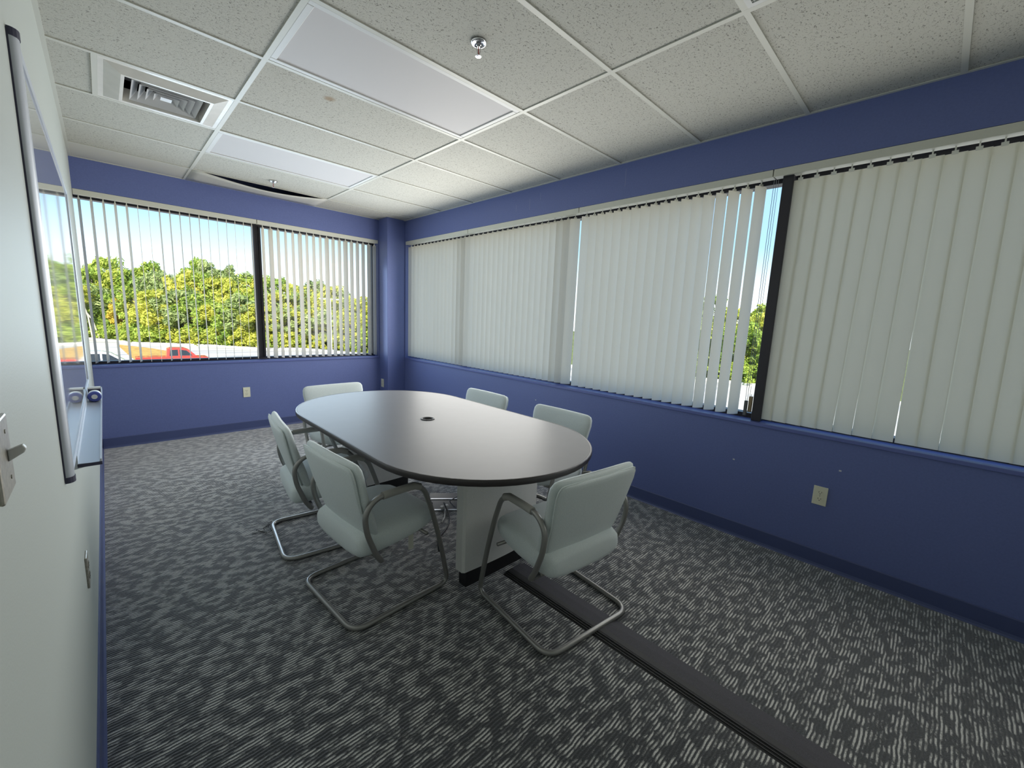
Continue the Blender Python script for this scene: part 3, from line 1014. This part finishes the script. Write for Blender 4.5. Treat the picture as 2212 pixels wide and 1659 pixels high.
def outlet(loc, rz, label, mplate, recept=True):
    """plate in the local x-z plane facing local -y"""
    r_ = empty('wall_outlet', loc, rz)
    tag(r_, label, 'outlet', 'wall outlets')
    MB().box((-0.035, -0.006, -0.057), (0.035, 0.0, 0.057)).build('cover_plate', mplate, r_, bevel=0.002)
    for zc in (0.02, -0.02):
        f = MB().prism([(0.017 * math.cos(2 * PI * k / 16), zc + 0.0145 * math.sin(2 * PI * k / 16)) for k in range(16)], 1, -0.0078, -0.006).build('receptacle', mplate, r_)
        MB().box((-0.008, -0.0084, zc - 0.001), (-0.006, -0.0078, zc + 0.008)).box((0.006, -0.0084, zc - 0.001), (0.008, -0.0078, zc + 0.007)).cyl((0.0, -0.0084, zc - 0.007), 0.0025, 0.0006, axis=1, n=10).build('slots', M_SCREW, f)
    MB().cyl((0, -0.0068, 0), 0.003, 0.0008, axis=1, n=10).build('screw', M_STEEL, r_)
    return r_
outlet((1.220, YF - 0.0001, 0.442), 0, 'ivory outlet plate on the blue wall under the far window', M_IVORY)
outlet((2.8419, 2.815, 0.438), -PI / 2, 'ivory outlet seen edge-on on the side of the pillar', M_IVORY)
outlet((XR - 0.0001, -2.166, 0.436), -PI / 2, 'cream duplex outlet on the dark wall under the wide shut blind', M_IVORY)
outlet((0.0001, -0.545, 0.458), PI / 2, 'steel outlet plate low on the left wall under the whiteboard', M_STEEL)

M_SCUFF = mat('pale_blue_scuff', (0.20, 0.23, 0.42), 0.6)
wr = bpy.data.objects['wall_right']
for y, z0, z1 in ((0.544, 2.44, 2.50), (0.362, 2.43, 2.53), (0.226, 2.50, 2.56), (-0.66, 2.45, 2.58)):
    MB().box((XR - 0.0006, y - 0.003, z0), (XR + 0.001, y + 0.003, z1)).build('scuff_mark', M_SCUFF, wr)
for y, z in ((0.156, 0.621), (-2.239, 0.613), (-1.675, 0.525)):
    MB().box((XR - 0.0006, y - 0.006, z - 0.004), (XR + 0.001, y + 0.006, z + 0.004)).build('paint_chip', M_WHITEP, wr)

# ------------------------------------------------------------------ cord cover, floor box and cables
cc = empty('cord_cover', (1.675, -2.2, 0))
tag(cc, 'flat dark cord cover strip running across the carpet from the table base', 'cord cover')
MB().prism([(-0.085, 0.0), (-0.045, 0.013), (-0.02, 0.014), (-0.02, 0.0)], 1, -1.35, 1.165).build('ribbed_edge', M_RUBBER, cc)
MB().prism([(-0.02, 0.0), (-0.02, 0.0135), (0.03, 0.0125), (0.085, 0.0)], 1, -1.35, 1.165).build('woven_cover', M_RUBTOP, cc)
for q in (-0.075, -0.065, -0.055):
    MB().box((q - 0.0015, -1.35, 0.0), (q + 0.0015, 1.165, 0.0145 * (q + 0.085) / 0.04 + 0.0025)).build('rib', M_RUBBER, cc)

fb = empty('floor_box', (1.845, -0.125, 0), R(-38))
tag(fb, 'open black floor outlet box in the carpet under the table', 'floor box')
m_ = MB()
for a, c in (((-0.13, -0.10), (0.13, -0.085)), ((-0.13, 0.085), (0.13, 0.10)), ((-0.13, -0.085), (-0.115, 0.085)), ((0.115, -0.085), (0.13, 0.085))):
    m_.box((a[0], a[1], 0.0), (c[0], c[1], 0.008))
m_.build('metal_rim', M_ALU, fb)
MB().box((-0.115, -0.085, 0.0), (0.115, 0.085, 0.003)).build('well', M_BLACK, fb)
MB().box((-0.13, 0.1005, 0.0), (0.13, 0.20, 0.007)).build('lid', M_BLACK, fb)
def cable(name, pts, rad, m, label):
    o = MB().tube(fillet(pts, 0.08, 6), rad, 8).build(name, m, smooth=True)
    tag(o, label, 'cable', 'cables under the table')
    return o
cable('power_cable', [(1.84, -0.12, 0.006), (1.80, -0.16, 0.05), (1.76, -0.30, 0.007), (1.66, -0.42, 0.006), (1.52, -0.50, 0.006), (1.45, -0.62, 0.006)], 0.005, M_BLACK, 'black cable looping from the floor box toward the near pedestal')
cable('data_cable', [(1.90, -0.10, 0.006), (1.93, -0.2, 0.09), (1.88, -0.33, 0.006), (1.74, -0.40, 0.005), (1.70, -0.55, 0.005)], 0.0035, mat('grey_cable', (0.35, 0.35, 0.36), 0.5), 'thin grey cable arching out of the floor box')
cable('extension_cable', [(1.78, -0.05, 0.006), (1.68, 0.04, 0.006), (1.52, 0.10, 0.006), (1.42, 0.22, 0.006)], 0.005, M_BLACK, 'black cable lying on the carpet behind the floor box')
pg = empty('power_plug', (1.795, -0.185, 0.0))
tag(pg, 'small white plug standing on the floor box edge under the table', 'plug')
MB().box((-0.035, -0.012, 0.012), (0.028, 0.014, 0.034)).build('plug_body', M_WHITEP, pg, bevel=0.004)
MB().tube(fillet([(0.0, 0.0, 0.014), (-0.012, -0.02, 0.008), (-0.07, -0.10, 0.004), (-0.13, -0.15, 0.004)], 0.03), 0.004, 8).build('lead', M_WHITEP, pg, smooth=True)
# tangle of dark thread on the carpet
rt_ = random.Random(5)
m_ = MB()
for k in range(7):
    x0, y0 = 0.775 + rt_.uniform(-0.04, 0.04), 0.30 + rt_.uniform(-0.05, 0.05)
    a = rt_.uniform(0, 6.28)
    pts = [(x0, y0, 0.003)]
    for j in range(4):
        a += rt_.uniform(-0.9, 0.9)
        x0 += 0.02 * math.cos(a)
        y0 += 0.02 * math.sin(a)
        pts.append((x0, y0, 0.003 + rt_.uniform(0, 0.004)))
    m_.tube(pts, 0.0018, 5)
tag(m_.build('thread_scrap', M_BLACK), 'small tangle of dark thread on the carpet by the left chairs', 'thread')

# ------------------------------------------------------------------ outdoors
ZG = -3.60
def ground_mat():
    m, t, b = new_mat('pale_asphalt')
    b.inputs['Roughness'].default_value = 0.9
    co = t.nodes.new('ShaderNodeTexCoord')
    mp = t.nodes.new('ShaderNodeMapping')
    mp.inputs['Scale'].default_value = (0.10, 0.6, 1)
    mp.inputs['Rotation'].default_value = (0, 0, R(-35))
    t.links.new(co.outputs['Object'], mp.inputs['Vector'])
    n = t.nodes.new('ShaderNodeTexNoise')
    n.inputs['Scale'].default_value = 1.0
    n.inputs['Detail'].default_value = 6
    t.links.new(mp.outputs[0], n.inputs['Vector'])
    rp = t.nodes.new('ShaderNodeValToRGB')
    rp.color_ramp.elements[0].position = 0.38
    rp.color_ramp.elements[0].color = (0.36, 0.34, 0.33, 1)
    rp.color_ramp.elements[1].position = 0.6
    rp.color_ramp.elements[1].color = (0.62, 0.57, 0.50, 1)
    t.links.new(n.outputs['Fac'], rp.inputs[0])
    t.links.new(rp.outputs[0], b.inputs['Base Color'])
    return m
M_ASPH = ground_mat()
M_KERB = mat('pale_concrete_kerb', (0.70, 0.68, 0.64), 0.9)
M_DRY = mat('dry_golden_grass', (0.50, 0.29, 0.07), 1.0, noise=0.35, nscale=3)
M_SOIL = mat('woodland_floor', (0.13, 0.15, 0.04), 1.0, noise=0.4, nscale=0.8)

struct(MB().box((-60, -50, ZG - 0.3), (130, 140, ZG)).build('ground', M_ASPH), 'sunlit pale parking lot below the windows')
# dry grass island
V = [(1.0, 64.0, ZG + 0.02), (3.6, 58.0, ZG + 0.02), (5.2, 52.0, ZG + 0.02), (4.6, 44.0, ZG + 0.02), (2.0, 42.0, ZG + 0.02), (1.5, 52.0, ZG + 0.02)]
struct(MB().prism([(q[0], q[1]) for q in V], 2, ZG + 0.001, ZG + 0.10).build('grass_island', M_DRY), 'golden dry grass island in the parking lot')
# edge of the wood
EDGE = [(-18, 80), (-8, 77), (-1.6, 74.7), (2.9, 65.5), (8.3, 61.7), (13.2, 55), (17.5, 53.5), (22, 44), (27, 39), (32, 33), (37, 25), (40, 16), (41, 8), (41, -2), (40, -14), (38, -28)]
k_ = MB()
def offset_edge(d):
    out = []
    for i, p_ in enumerate(EDGE):
        a = Vector(EDGE[max(i - 1, 0)])
        c = Vector(EDGE[min(i + 1, len(EDGE) - 1)])
        t = (c - a).normalized()
        nrm = Vector((-t.y, t.x))
        if nrm.dot(Vector(p_)) < 0:
            nrm = -nrm
        out.append((p_[0] + nrm.x * d, p_[1] + nrm.y * d))
    return out
e0, e1 = offset_edge(0.0), offset_edge(0.5)
for i in range(len(EDGE) - 1):
    q = [e0[i], e0[i + 1], e1[i + 1], e1[i]]
    k_.prism(q, 2, ZG, ZG + 0.22)
struct(k_.build('kerb', M_KERB), 'pale kerb along the far edge of the parking lot')
rows = [(0.5, 0.25), (4, 0.6), (9, 1.6), (18, 3.0), (40, 5.0)]
V, Fc = [], []
for d, hgt in rows:
    for i, q in enumerate(offset_edge(d)):
        V.append((q[0], q[1], ZG + hgt * (1.0 if i < 9 else 0.6)))
n = len(EDGE)
for j in range(len(rows) - 1):
    for i in range(n - 1):
        Fc.append((j * n + i, j * n + i + 1, (j + 1) * n + i + 1, (j + 1) * n + i))
struct(link_mesh('hill', V, Fc, M_SOIL), 'wooded bank rising behind the parking lot')

def leaf_mat(name, c0, c1, c2):
    m, t, b = new_mat(name)
    out = t.nodes['Material Output']
    geo = t.nodes.new('ShaderNodeNewGeometry')
    oi = t.nodes.new('ShaderNodeObjectInfo')
    n = t.nodes.new('ShaderNodeTexNoise')
    n.inputs['Scale'].default_value = 0.9
    n.inputs['Detail'].default_value = 3
    t.links.new(geo.outputs['Position'], n.inputs['Vector'])
    ad = t.nodes.new('ShaderNodeMath')
    ad.operation = 'MULTIPLY_ADD'
    ad.inputs[1].default_value = 0.30
    t.links.new(oi.outputs['Random'], ad.inputs[0])
    t.links.new(n.outputs['Fac'], ad.inputs[2])
    a2 = t.nodes.new('ShaderNodeMath')
    a2.operation = 'MULTIPLY_ADD'
    a2.inputs[1].default_value = 0.35
    t.links.new(geo.outputs['Random Per Island'], a2.inputs[0])
    t.links.new(ad.outputs[0], a2.inputs[2])
    rp = t.nodes.new('ShaderNodeValToRGB')
    rp.color_ramp.elements[0].position = 0.45
    rp.color_ramp.elements[0].color = (*c0, 1)
    rp.color_ramp.elements[1].position = 1.15 - 0.15
    rp.color_ramp.elements[1].color = (*c2, 1)
    e = rp.color_ramp.elements.new(0.75)
    e.color = (*c1, 1)
    t.links.new(a2.outputs[0], rp.inputs[0])
    t.links.new(rp.outputs[0], b.inputs['Base Color'])
    b.inputs['Roughness'].default_value = 0.55
    tr = t.nodes.new('ShaderNodeBsdfTranslucent')
    t.links.new(rp.outputs[0], tr.inputs['Color'])
    mx = t.nodes.new('ShaderNodeMixShader')
    mx.inputs[0].default_value = 0.35
    t.links.new(b.outputs[0], mx.inputs[1])
    t.links.new(tr.outputs[0], mx.inputs[2])
    t.links.new(mx.outputs[0], out.inputs['Surface'])
    return m
M_LEAF = [leaf_mat('green_leaves', (0.14, 0.24, 0.03), (0.32, 0.44, 0.06), (0.52, 0.58, 0.10)),
          leaf_mat('yellow_green_leaves', (0.28, 0.33, 0.04), (0.50, 0.53, 0.07), (0.66, 0.62, 0.10)),
          leaf_mat('grey_green_leaves', (0.17, 0.24, 0.07), (0.32, 0.40, 0.13), (0.46, 0.52, 0.20)),
          leaf_mat('golden_leaves', (0.42, 0.34, 0.04), (0.62, 0.50, 0.06), (0.70, 0.52, 0.07))]
M_BARK = mat('grey_bark', (0.20, 0.16, 0.12), 0.9, noise=0.3, nscale=6)
M_PALEBARK = mat('pale_bark', (0.55, 0.50, 0.42), 0.9, noise=0.2, nscale=6)

def crown_mesh(seed, hgt, rad, nleaf, lsize, low=0.18):
    """leaf sprays gathered in clumps on and inside an uneven crown"""
    r_ = random.Random(seed)
    clumps = []
    nb = 46
    for i in range(nb):
        a = r_.uniform(0, 2 * PI)
        t = r_.uniform(low, 1.0)
        prof = math.sin(PI * min(1, (t - low) / (1 - low) * 0.86 + 0.10)) ** 0.6
        rr = rad * prof * r_.uniform(0.55, 1.0)
        clumps.append((Vector((rr * math.cos(a), rr * math.sin(a), hgt * (t - 0.06))), r_.uniform(0.16, 0.30) * rad))
    V, Fc = [], []
    for i in range(nleaf):
        c, cr_ = r_.choice(clumps)
        d = Vector((r_.gauss(0, 1), r_.gauss(0, 1), r_.gauss(0, 0.8)))
        d = d.normalized() * cr_ * r_.uniform(0.55, 1.05)
        p_ = c + d
        nrm = (d.normalized() * 0.8 + Vector((r_.gauss(0, 0.5), r_.gauss(0, 0.5), r_.gauss(0.4, 0.5)))).normalized()
        t1 = nrm.orthogonal().normalized()
        t1 = Matrix.Rotation(r_.uniform(0, 6.28), 3, nrm) @ t1
        t2 = nrm.cross(t1)
        s_ = lsize * r_.uniform(0.6, 1.35)
        b0 = len(V)
        V += [p_ - t1 * s_, p_ + t2 * s_ * 0.45 - nrm * s_ * 0.1, p_ + t1 * s_, p_ - t2 * s_ * 0.45 - nrm * s_ * 0.1]
        Fc.append((b0, b0 + 1, b0 + 2, b0 + 3))
    me = bpy.data.meshes.new('foliage')
    me.from_pydata([tuple(q) for q in V], [], Fc)
    me.materials.append(M_LEAF[0])
    return me

def trunk_mesh(hgt, rad, seed):
    r_ = random.Random(seed)
    m_ = MB()
    top = Vector((r_.uniform(-0.3, 0.3), r_.uniform(-0.3, 0.3), hgt * 0.8))
    pts = [Vector((0, 0, -0.6)), Vector((0.02, 0, hgt * 0.3)), top * 0.7 + Vector((0.1, 0.1, 0)), top]
    m_.tube(pts, 0.11, 7)
    for k in range(6):
        z = hgt * r_.uniform(0.25, 0.65)
        a = r_.uniform(0, 6.28)
        L_ = rad * r_.uniform(0.5, 0.85)
        s0 = Vector((0.02, 0.0, z))
        m_.tube([s0, s0 + Vector((L_ * 0.5 * math.cos(a), L_ * 0.5 * math.sin(a), 0.25 * hgt * 0.6)), s0 + Vector((L_ * math.cos(a), L_ * math.sin(a), 0.25 * hgt))], 0.045, 5)
    o = m_.build('trunk', M_BARK)
    me = o.data
    bpy.data.objects.remove(o)
    return me

CROWNS = [(crown_mesh(11, 8.0, 2.9, 5200, 0.24), trunk_mesh(8.0, 2.9, 1)),
          (crown_mesh(12, 8.0, 3.3, 5200, 0.24), trunk_mesh(8.0, 3.3, 2)),
          (crown_mesh(13, 8.0, 2.5, 4800, 0.22), trunk_mesh(8.0, 2.5, 3)),
          (crown_mesh(14, 8.0, 3.0, 5200, 0.26, low=0.05), trunk_mesh(8.0, 3.0, 4))]
SHRUB = [crown_mesh(21, 2.2, 1.5, 1800, 0.16, low=0.02), crown_mesh(22, 2.0, 1.7, 1800, 0.16, low=0.02)]
MESHES = {}
def crown_variant(me, k):
    key = (me.name, k)
    if key not in MESHES:
        c = me.copy()
        c.materials.clear()
        c.materials.append(M_LEAF[k])
        MESHES[key] = c
    return MESHES[key]

TREE_KIND = ['leafy green tree in the wood beyond the parking lot', 'yellow-green tree in the sunlit wood beyond the parking lot', 'grey-green tree in the wood beyond the parking lot', 'golden autumn-tinted tree among the green wood']
def tree(x, y, z, hgt, wid, k, label, group='trees of the wood beyond the parking lot', variant=None, bark=None):
    cm_, tm_ = CROWNS[variant if variant is not None else random.randrange(4)]
    r_ = empty('tree', (x, y, z), random.uniform(0, 6.28))
    tag(r_, label, 'tree', group)
    s_ = hgt / 8.0
    o = bpy.data.objects.new('foliage', crown_variant(cm_, k))
    COL.objects.link(o)
    o.parent = r_
    o.scale = (wid, wid, s_)
    o['kind'] = 'stuff'
    o = bpy.data.objects.new('trunk', tm_)
    COL.objects.link(o)
    o.parent = r_
    o.scale = (wid, wid, s_)
    return r_
def ground_h(d, i):
    for (d0, h0), (d1, h1) in zip(rows, rows[1:]):
        if d0 <= d <= d1:
            return (h0 + (h1 - h0) * (d - d0) / (d1 - d0)) * (1.0 if i < 9 else 0.6)
    return 0.2
def edge_pt(t, d):
    i = min(int(t), len(EDGE) - 2)
    q = offset_edge(d)
    u = t - i
    return (q[i][0] * (1 - u) + q[i + 1][0] * u, q[i][1] * (1 - u) + q[i + 1][1] * u, ZG + ground_h(d, i + u) - 0.1)
# (edge parameter, depth into the wood, height, width, leaf kind)
TREES = []
def top_height(t):
    pts = [(0, 9.5), (2, 9.6), (4, 8.8), (5, 7.4), (6, 6.6), (7, 6.2), (8, 5.6), (9, 6.6), (10, 7.2), (12, 8.0), (15, 8.0)]
    for (a, ha), (c, hc) in zip(pts, pts[1:]):
        if a <= t <= c:
            return ha + (hc - ha) * (t - a) / (c - a)
    return 7
rr = random.Random(3)
t = 0.2
while t < 14.6:
    step = 0.30 if t < 8.2 else 0.42
    for d, f_ in ((2.6, 0.72), (6.5, 0.92), (11.5, 1.0)):
        tt = t + rr.uniform(-0.12, 0.12) + (0.2 if d == 6.5 else 0)
        if tt < 0.05 or tt > 14.9:
            continue
        hgt = top_height(tt) * f_ * rr.uniform(0.88, 1.08)
        if tt > 4.9 and tt < 9:
            k = rr.choice([1, 1, 1, 0, 2])
        else:
            k = rr.choice([0, 0, 2, 0, 1, 2])
        TREES.append((tt, d, hgt, rr.uniform(0.85, 1.1) * (0.9 if t < 8 else 0.8), k))
    t += step
def azimuth(x, y):
    return math.degrees(math.atan2(x - CAM.x, y - CAM.y))
def seen(a):
    return a < 31 or 63 < a < 83
def where(a):
    if a < -1.5: return 'at the left end'
    if a < 1.8: return 'behind the white station wagon'
    if a < 4.2: return 'behind the dry grass island'
    if a < 7: return 'behind the red pickup truck'
    if a < 9.5: return 'right of the red pickup truck'
    if a < 12.5: return 'just left of the far window mullion'
    if a < 15.5: return 'just right of the far window mullion'
    if a < 18.5: return 'left of the parking lot lamp post'
    if a < 22.5: return 'behind the parking lot lamp post'
    if a < 26: return 'right of the parking lot lamp post'
    if a < 40: return 'out past the blue pillar'
    if a < 71: return 'seen through the right-hand blinds'
    return 'in the gap beside the shut blind'
ROWN = {2.6: 'front-row', 6.5: 'second-row', 11.5: 'back-row'}
for tt, d, hgt, wid, k in TREES:
    x, y, z = edge_pt(tt, d)
    if not seen(azimuth(x, y)):
        continue
    tree(x, y, z, hgt, wid, k, '%s %s woodland tree %s' % (ROWN[d], ['leafy green', 'yellow-green', 'grey-green', 'golden'][k], where(azimuth(x, y))))
x, y, z = edge_pt(4.65, 2.4)
tree(x, y, z, 5.4, 0.5, 3, 'slim golden tree standing out of the green wood', variant=2)
x, y, z = edge_pt(2.45, 1.9)
tree(x, y, z, 5.5, 0.62, 3, 'rust-tinted tree at the edge of the wood above the white car', variant=2)
# birch with pale leaning stems
bi = empty('birch_tree', (-1.3, 73.2, ZG))
tag(bi, 'birch with pale leaning stems at the left end of the wood', 'tree')
for k_2, (a, b_, hgt) in enumerate(((0.2, 1.1, 6.0), (0.9, 2.0, 5.2), (-0.4, 0.2, 5.6))):
    MB().tube([(a, 0, -0.3), (a * 0.7 - b_ * 0.15, 0.1, hgt * 0.5), (a * 0.2 - b_ * 0.6, 0, hgt)], 0.085, 7).build('stem', M_PALEBARK, bi)
o = bpy.data.objects.new('foliage', crown_variant(SHRUB[0], 1))
COL.objects.link(o)
o.parent = bi
o.location = (-0.6, 0, 4.8)
o['kind'] = 'stuff'
# low shrubs along the kerb
t = 0.1
while t < 14.8:
    x, y, z = edge_pt(t, 1.5 + rr.uniform(-0.2, 0.4))
    if not seen(azimuth(x, y)):
        t += 0.23
        continue
    k = 1 if 3.2 < t < 8.5 and rr.random() < 0.6 else (3 if rr.random() < 0.12 else 0)
    o = bpy.data.objects.new('shrub', crown_variant(SHRUB[rr.randrange(2)], k))
    COL.objects.link(o)
    o.location = (x, y, z)
    o.rotation_euler = (0, 0, rr.uniform(0, 6.28))
    s_ = rr.uniform(0.7, 1.15)
    o.scale = (s_ * 1.15, s_ * 1.15, s_)
    tag(o, 'low %s kerb shrub %s' % (['green', 'yellow-green', '', 'golden'][k], where(azimuth(x, y))), 'shrub', 'shrubs along the kerb')
    t += 0.23

ORD = 'first second third fourth fifth sixth seventh eighth ninth tenth eleventh twelfth'.split()
same = {}
for o in list(COL.objects):
    if o.parent is None and o.get('category') in ('tree', 'shrub'):
        same.setdefault(o['label'], []).append(o)
for lab, os_ in same.items():
    if len(os_) > 1:
        os_.sort(key=lambda o: azimuth(o.location.x, o.location.y))
        for k_2, o in enumerate(os_):
            o['label'] = '%s, %s from left' % (lab, ORD[min(k_2, 11)])

# twin-arm lamp post in the parking lot
lp = empty('parking_lot_lamp', (18.9, 46.9, ZG))
tag(lp, 'slim white parking lot lamp post with two arms', 'street lamp')
MB().cyl((0, 0, 0), 0.10, 6.35, n=12, r2=0.07).build('pole', M_WHITEP, lp, smooth=False)
MB().cyl((0, 0, 0), 0.25, 0.5, n=12).build('base', M_KERB, lp)
MB().box((-0.9, -0.035, 6.30), (0.9, 0.035, 6.37)).build('cross_arm', M_WHITEP, lp)
for s_ in (-1, 1):
    MB().box((s_ * 0.9 - 0.32, -0.14, 6.24), (s_ * 0.9 + 0.32, 0.14, 6.38)).build('lamp_head', M_WHITEP, lp, bevel=0.03)

# vehicles
M_CARW = mat('white_car_paint', (0.80, 0.80, 0.82), 0.25, coat=0.6)
M_CARR = mat('red_car_paint', (0.62, 0.05, 0.03), 0.3, coat=0.6)
M_CARG = mat('car_window_glass', (0.03, 0.035, 0.04), 0.08)
M_TYRE = mat('tyre_rubber', (0.02, 0.02, 0.02), 0.8)
def extrude_profile(poly, hw, inset):
    """side profile (y,z) extruded across x, narrowed by inset(z)"""
    n = len(poly)
    V = [(-hw + inset(z), y, z) for y, z in poly] + [(hw - inset(z), y, z) for y, z in poly]
    return V, [tuple(range(n)), tuple(range(2 * n - 1, n - 1, -1))] + [(i, (i + 1) % n, n + (i + 1) % n, n + i) for i in range(n)]
def vehicle(name, loc, rz, label, paint, body, cabin, wins, wheels, hw):
    r_ = empty(name, loc, rz)
    tag(r_, label, 'car')
    V, Fc = extrude_profile(body, hw, lambda z: 0.0 if z < 0.9 else 0.05)
    link_mesh('body', V, Fc, paint, r_).modifiers.new('b', 'BEVEL').width = 0.05
    V, Fc = extrude_profile(cabin, hw - 0.06, lambda z: max(0, (z - 1.0)) * 0.28)
    link_mesh('cabin', V, Fc, paint, r_).modifiers.new('b', 'BEVEL').width = 0.04
    for poly in wins:
        for s_ in (-1, 1):
            V = []
            for y, z in poly:
                x = hw - 0.06 - max(0, z - 1.0) * 0.28
                V.append((s_ * (x + 0.012), y, z))
            for y, z in poly:
                x = hw - 0.06 - max(0, z - 1.0) * 0.28
                V.append((s_ * (x - 0.02), y, z))
            n = len(poly)
            link_mesh('side_window', V, [tuple(range(n)), tuple(range(2 * n - 1, n - 1, -1))] + [(i, (i + 1) % n, n + (i + 1) % n, n + i) for i in range(n)], M_CARG, r_)
    for y in wheels:
        for s_ in (-1, 1):
            wv_ = MB().cyl((s_ * (hw - 0.11) - 0.11, y, 0.35), 0.35, 0.22, axis=0, n=20).build('wheel', M_TYRE, r_)
            MB().cyl((s_ * (hw + 0.005) - 0.01, y, 0.35), 0.2, 0.02, axis=0, n=14).build('hub_cap', M_ALU, wv_)
    return r_
suv_body = [(-2.3, 0.30), (-2.35, 0.75), (-2.25, 1.0), (-0.2, 1.05), (1.2, 1.0), (2.1, 0.88), (2.33, 0.70), (2.33, 0.30)]
suv_cab = [(-2.2, 0.98), (-2.0, 1.55), (-1.7, 1.70), (-0.1, 1.72), (0.35, 1.60), (1.15, 0.98)]
suv_win = [[(-1.95, 1.12), (-1.82, 1.52), (-1.15, 1.58), (-1.15, 1.12)], [(-1.05, 1.12), (-1.05, 1.58), (-0.2, 1.58), (-0.2, 1.12)], [(-0.1, 1.12), (-0.1, 1.58), (0.25, 1.52), (0.78, 1.12)]]
vehicle('parked_car', (-0.1, 36.4, ZG), R(-88), 'white parked station wagon at the bottom of the far window', M_CARW, suv_body, suv_cab, suv_win, (-1.45, 1.45), 0.9)
pk_body = [(-2.6, 0.45), (-2.65, 1.05), (-0.5, 1.05), (0.9, 1.05), (2.2, 0.98), (2.45, 0.80), (2.45, 0.40)]
pk_cab = [(-0.65, 1.02), (-0.55, 1.72), (-0.3, 1.80), (0.6, 1.78), (0.95, 1.62), (1.5, 1.02)]
pk_win = [[(-0.45, 1.14), (-0.38, 1.64), (0.15, 1.66), (0.15, 1.14)], [(0.25, 1.14), (0.25, 1.66), (0.75, 1.58), (1.15, 1.14)]]
pick = vehicle('pickup_truck', (3.95, 39.6, ZG), R(-92), 'red parked pickup truck at the bottom of the far window', M_CARR, pk_body, pk_cab, pk_win, (-1.6, 1.6), 0.92)
pick.scale = (0.9, 0.9, 0.9)
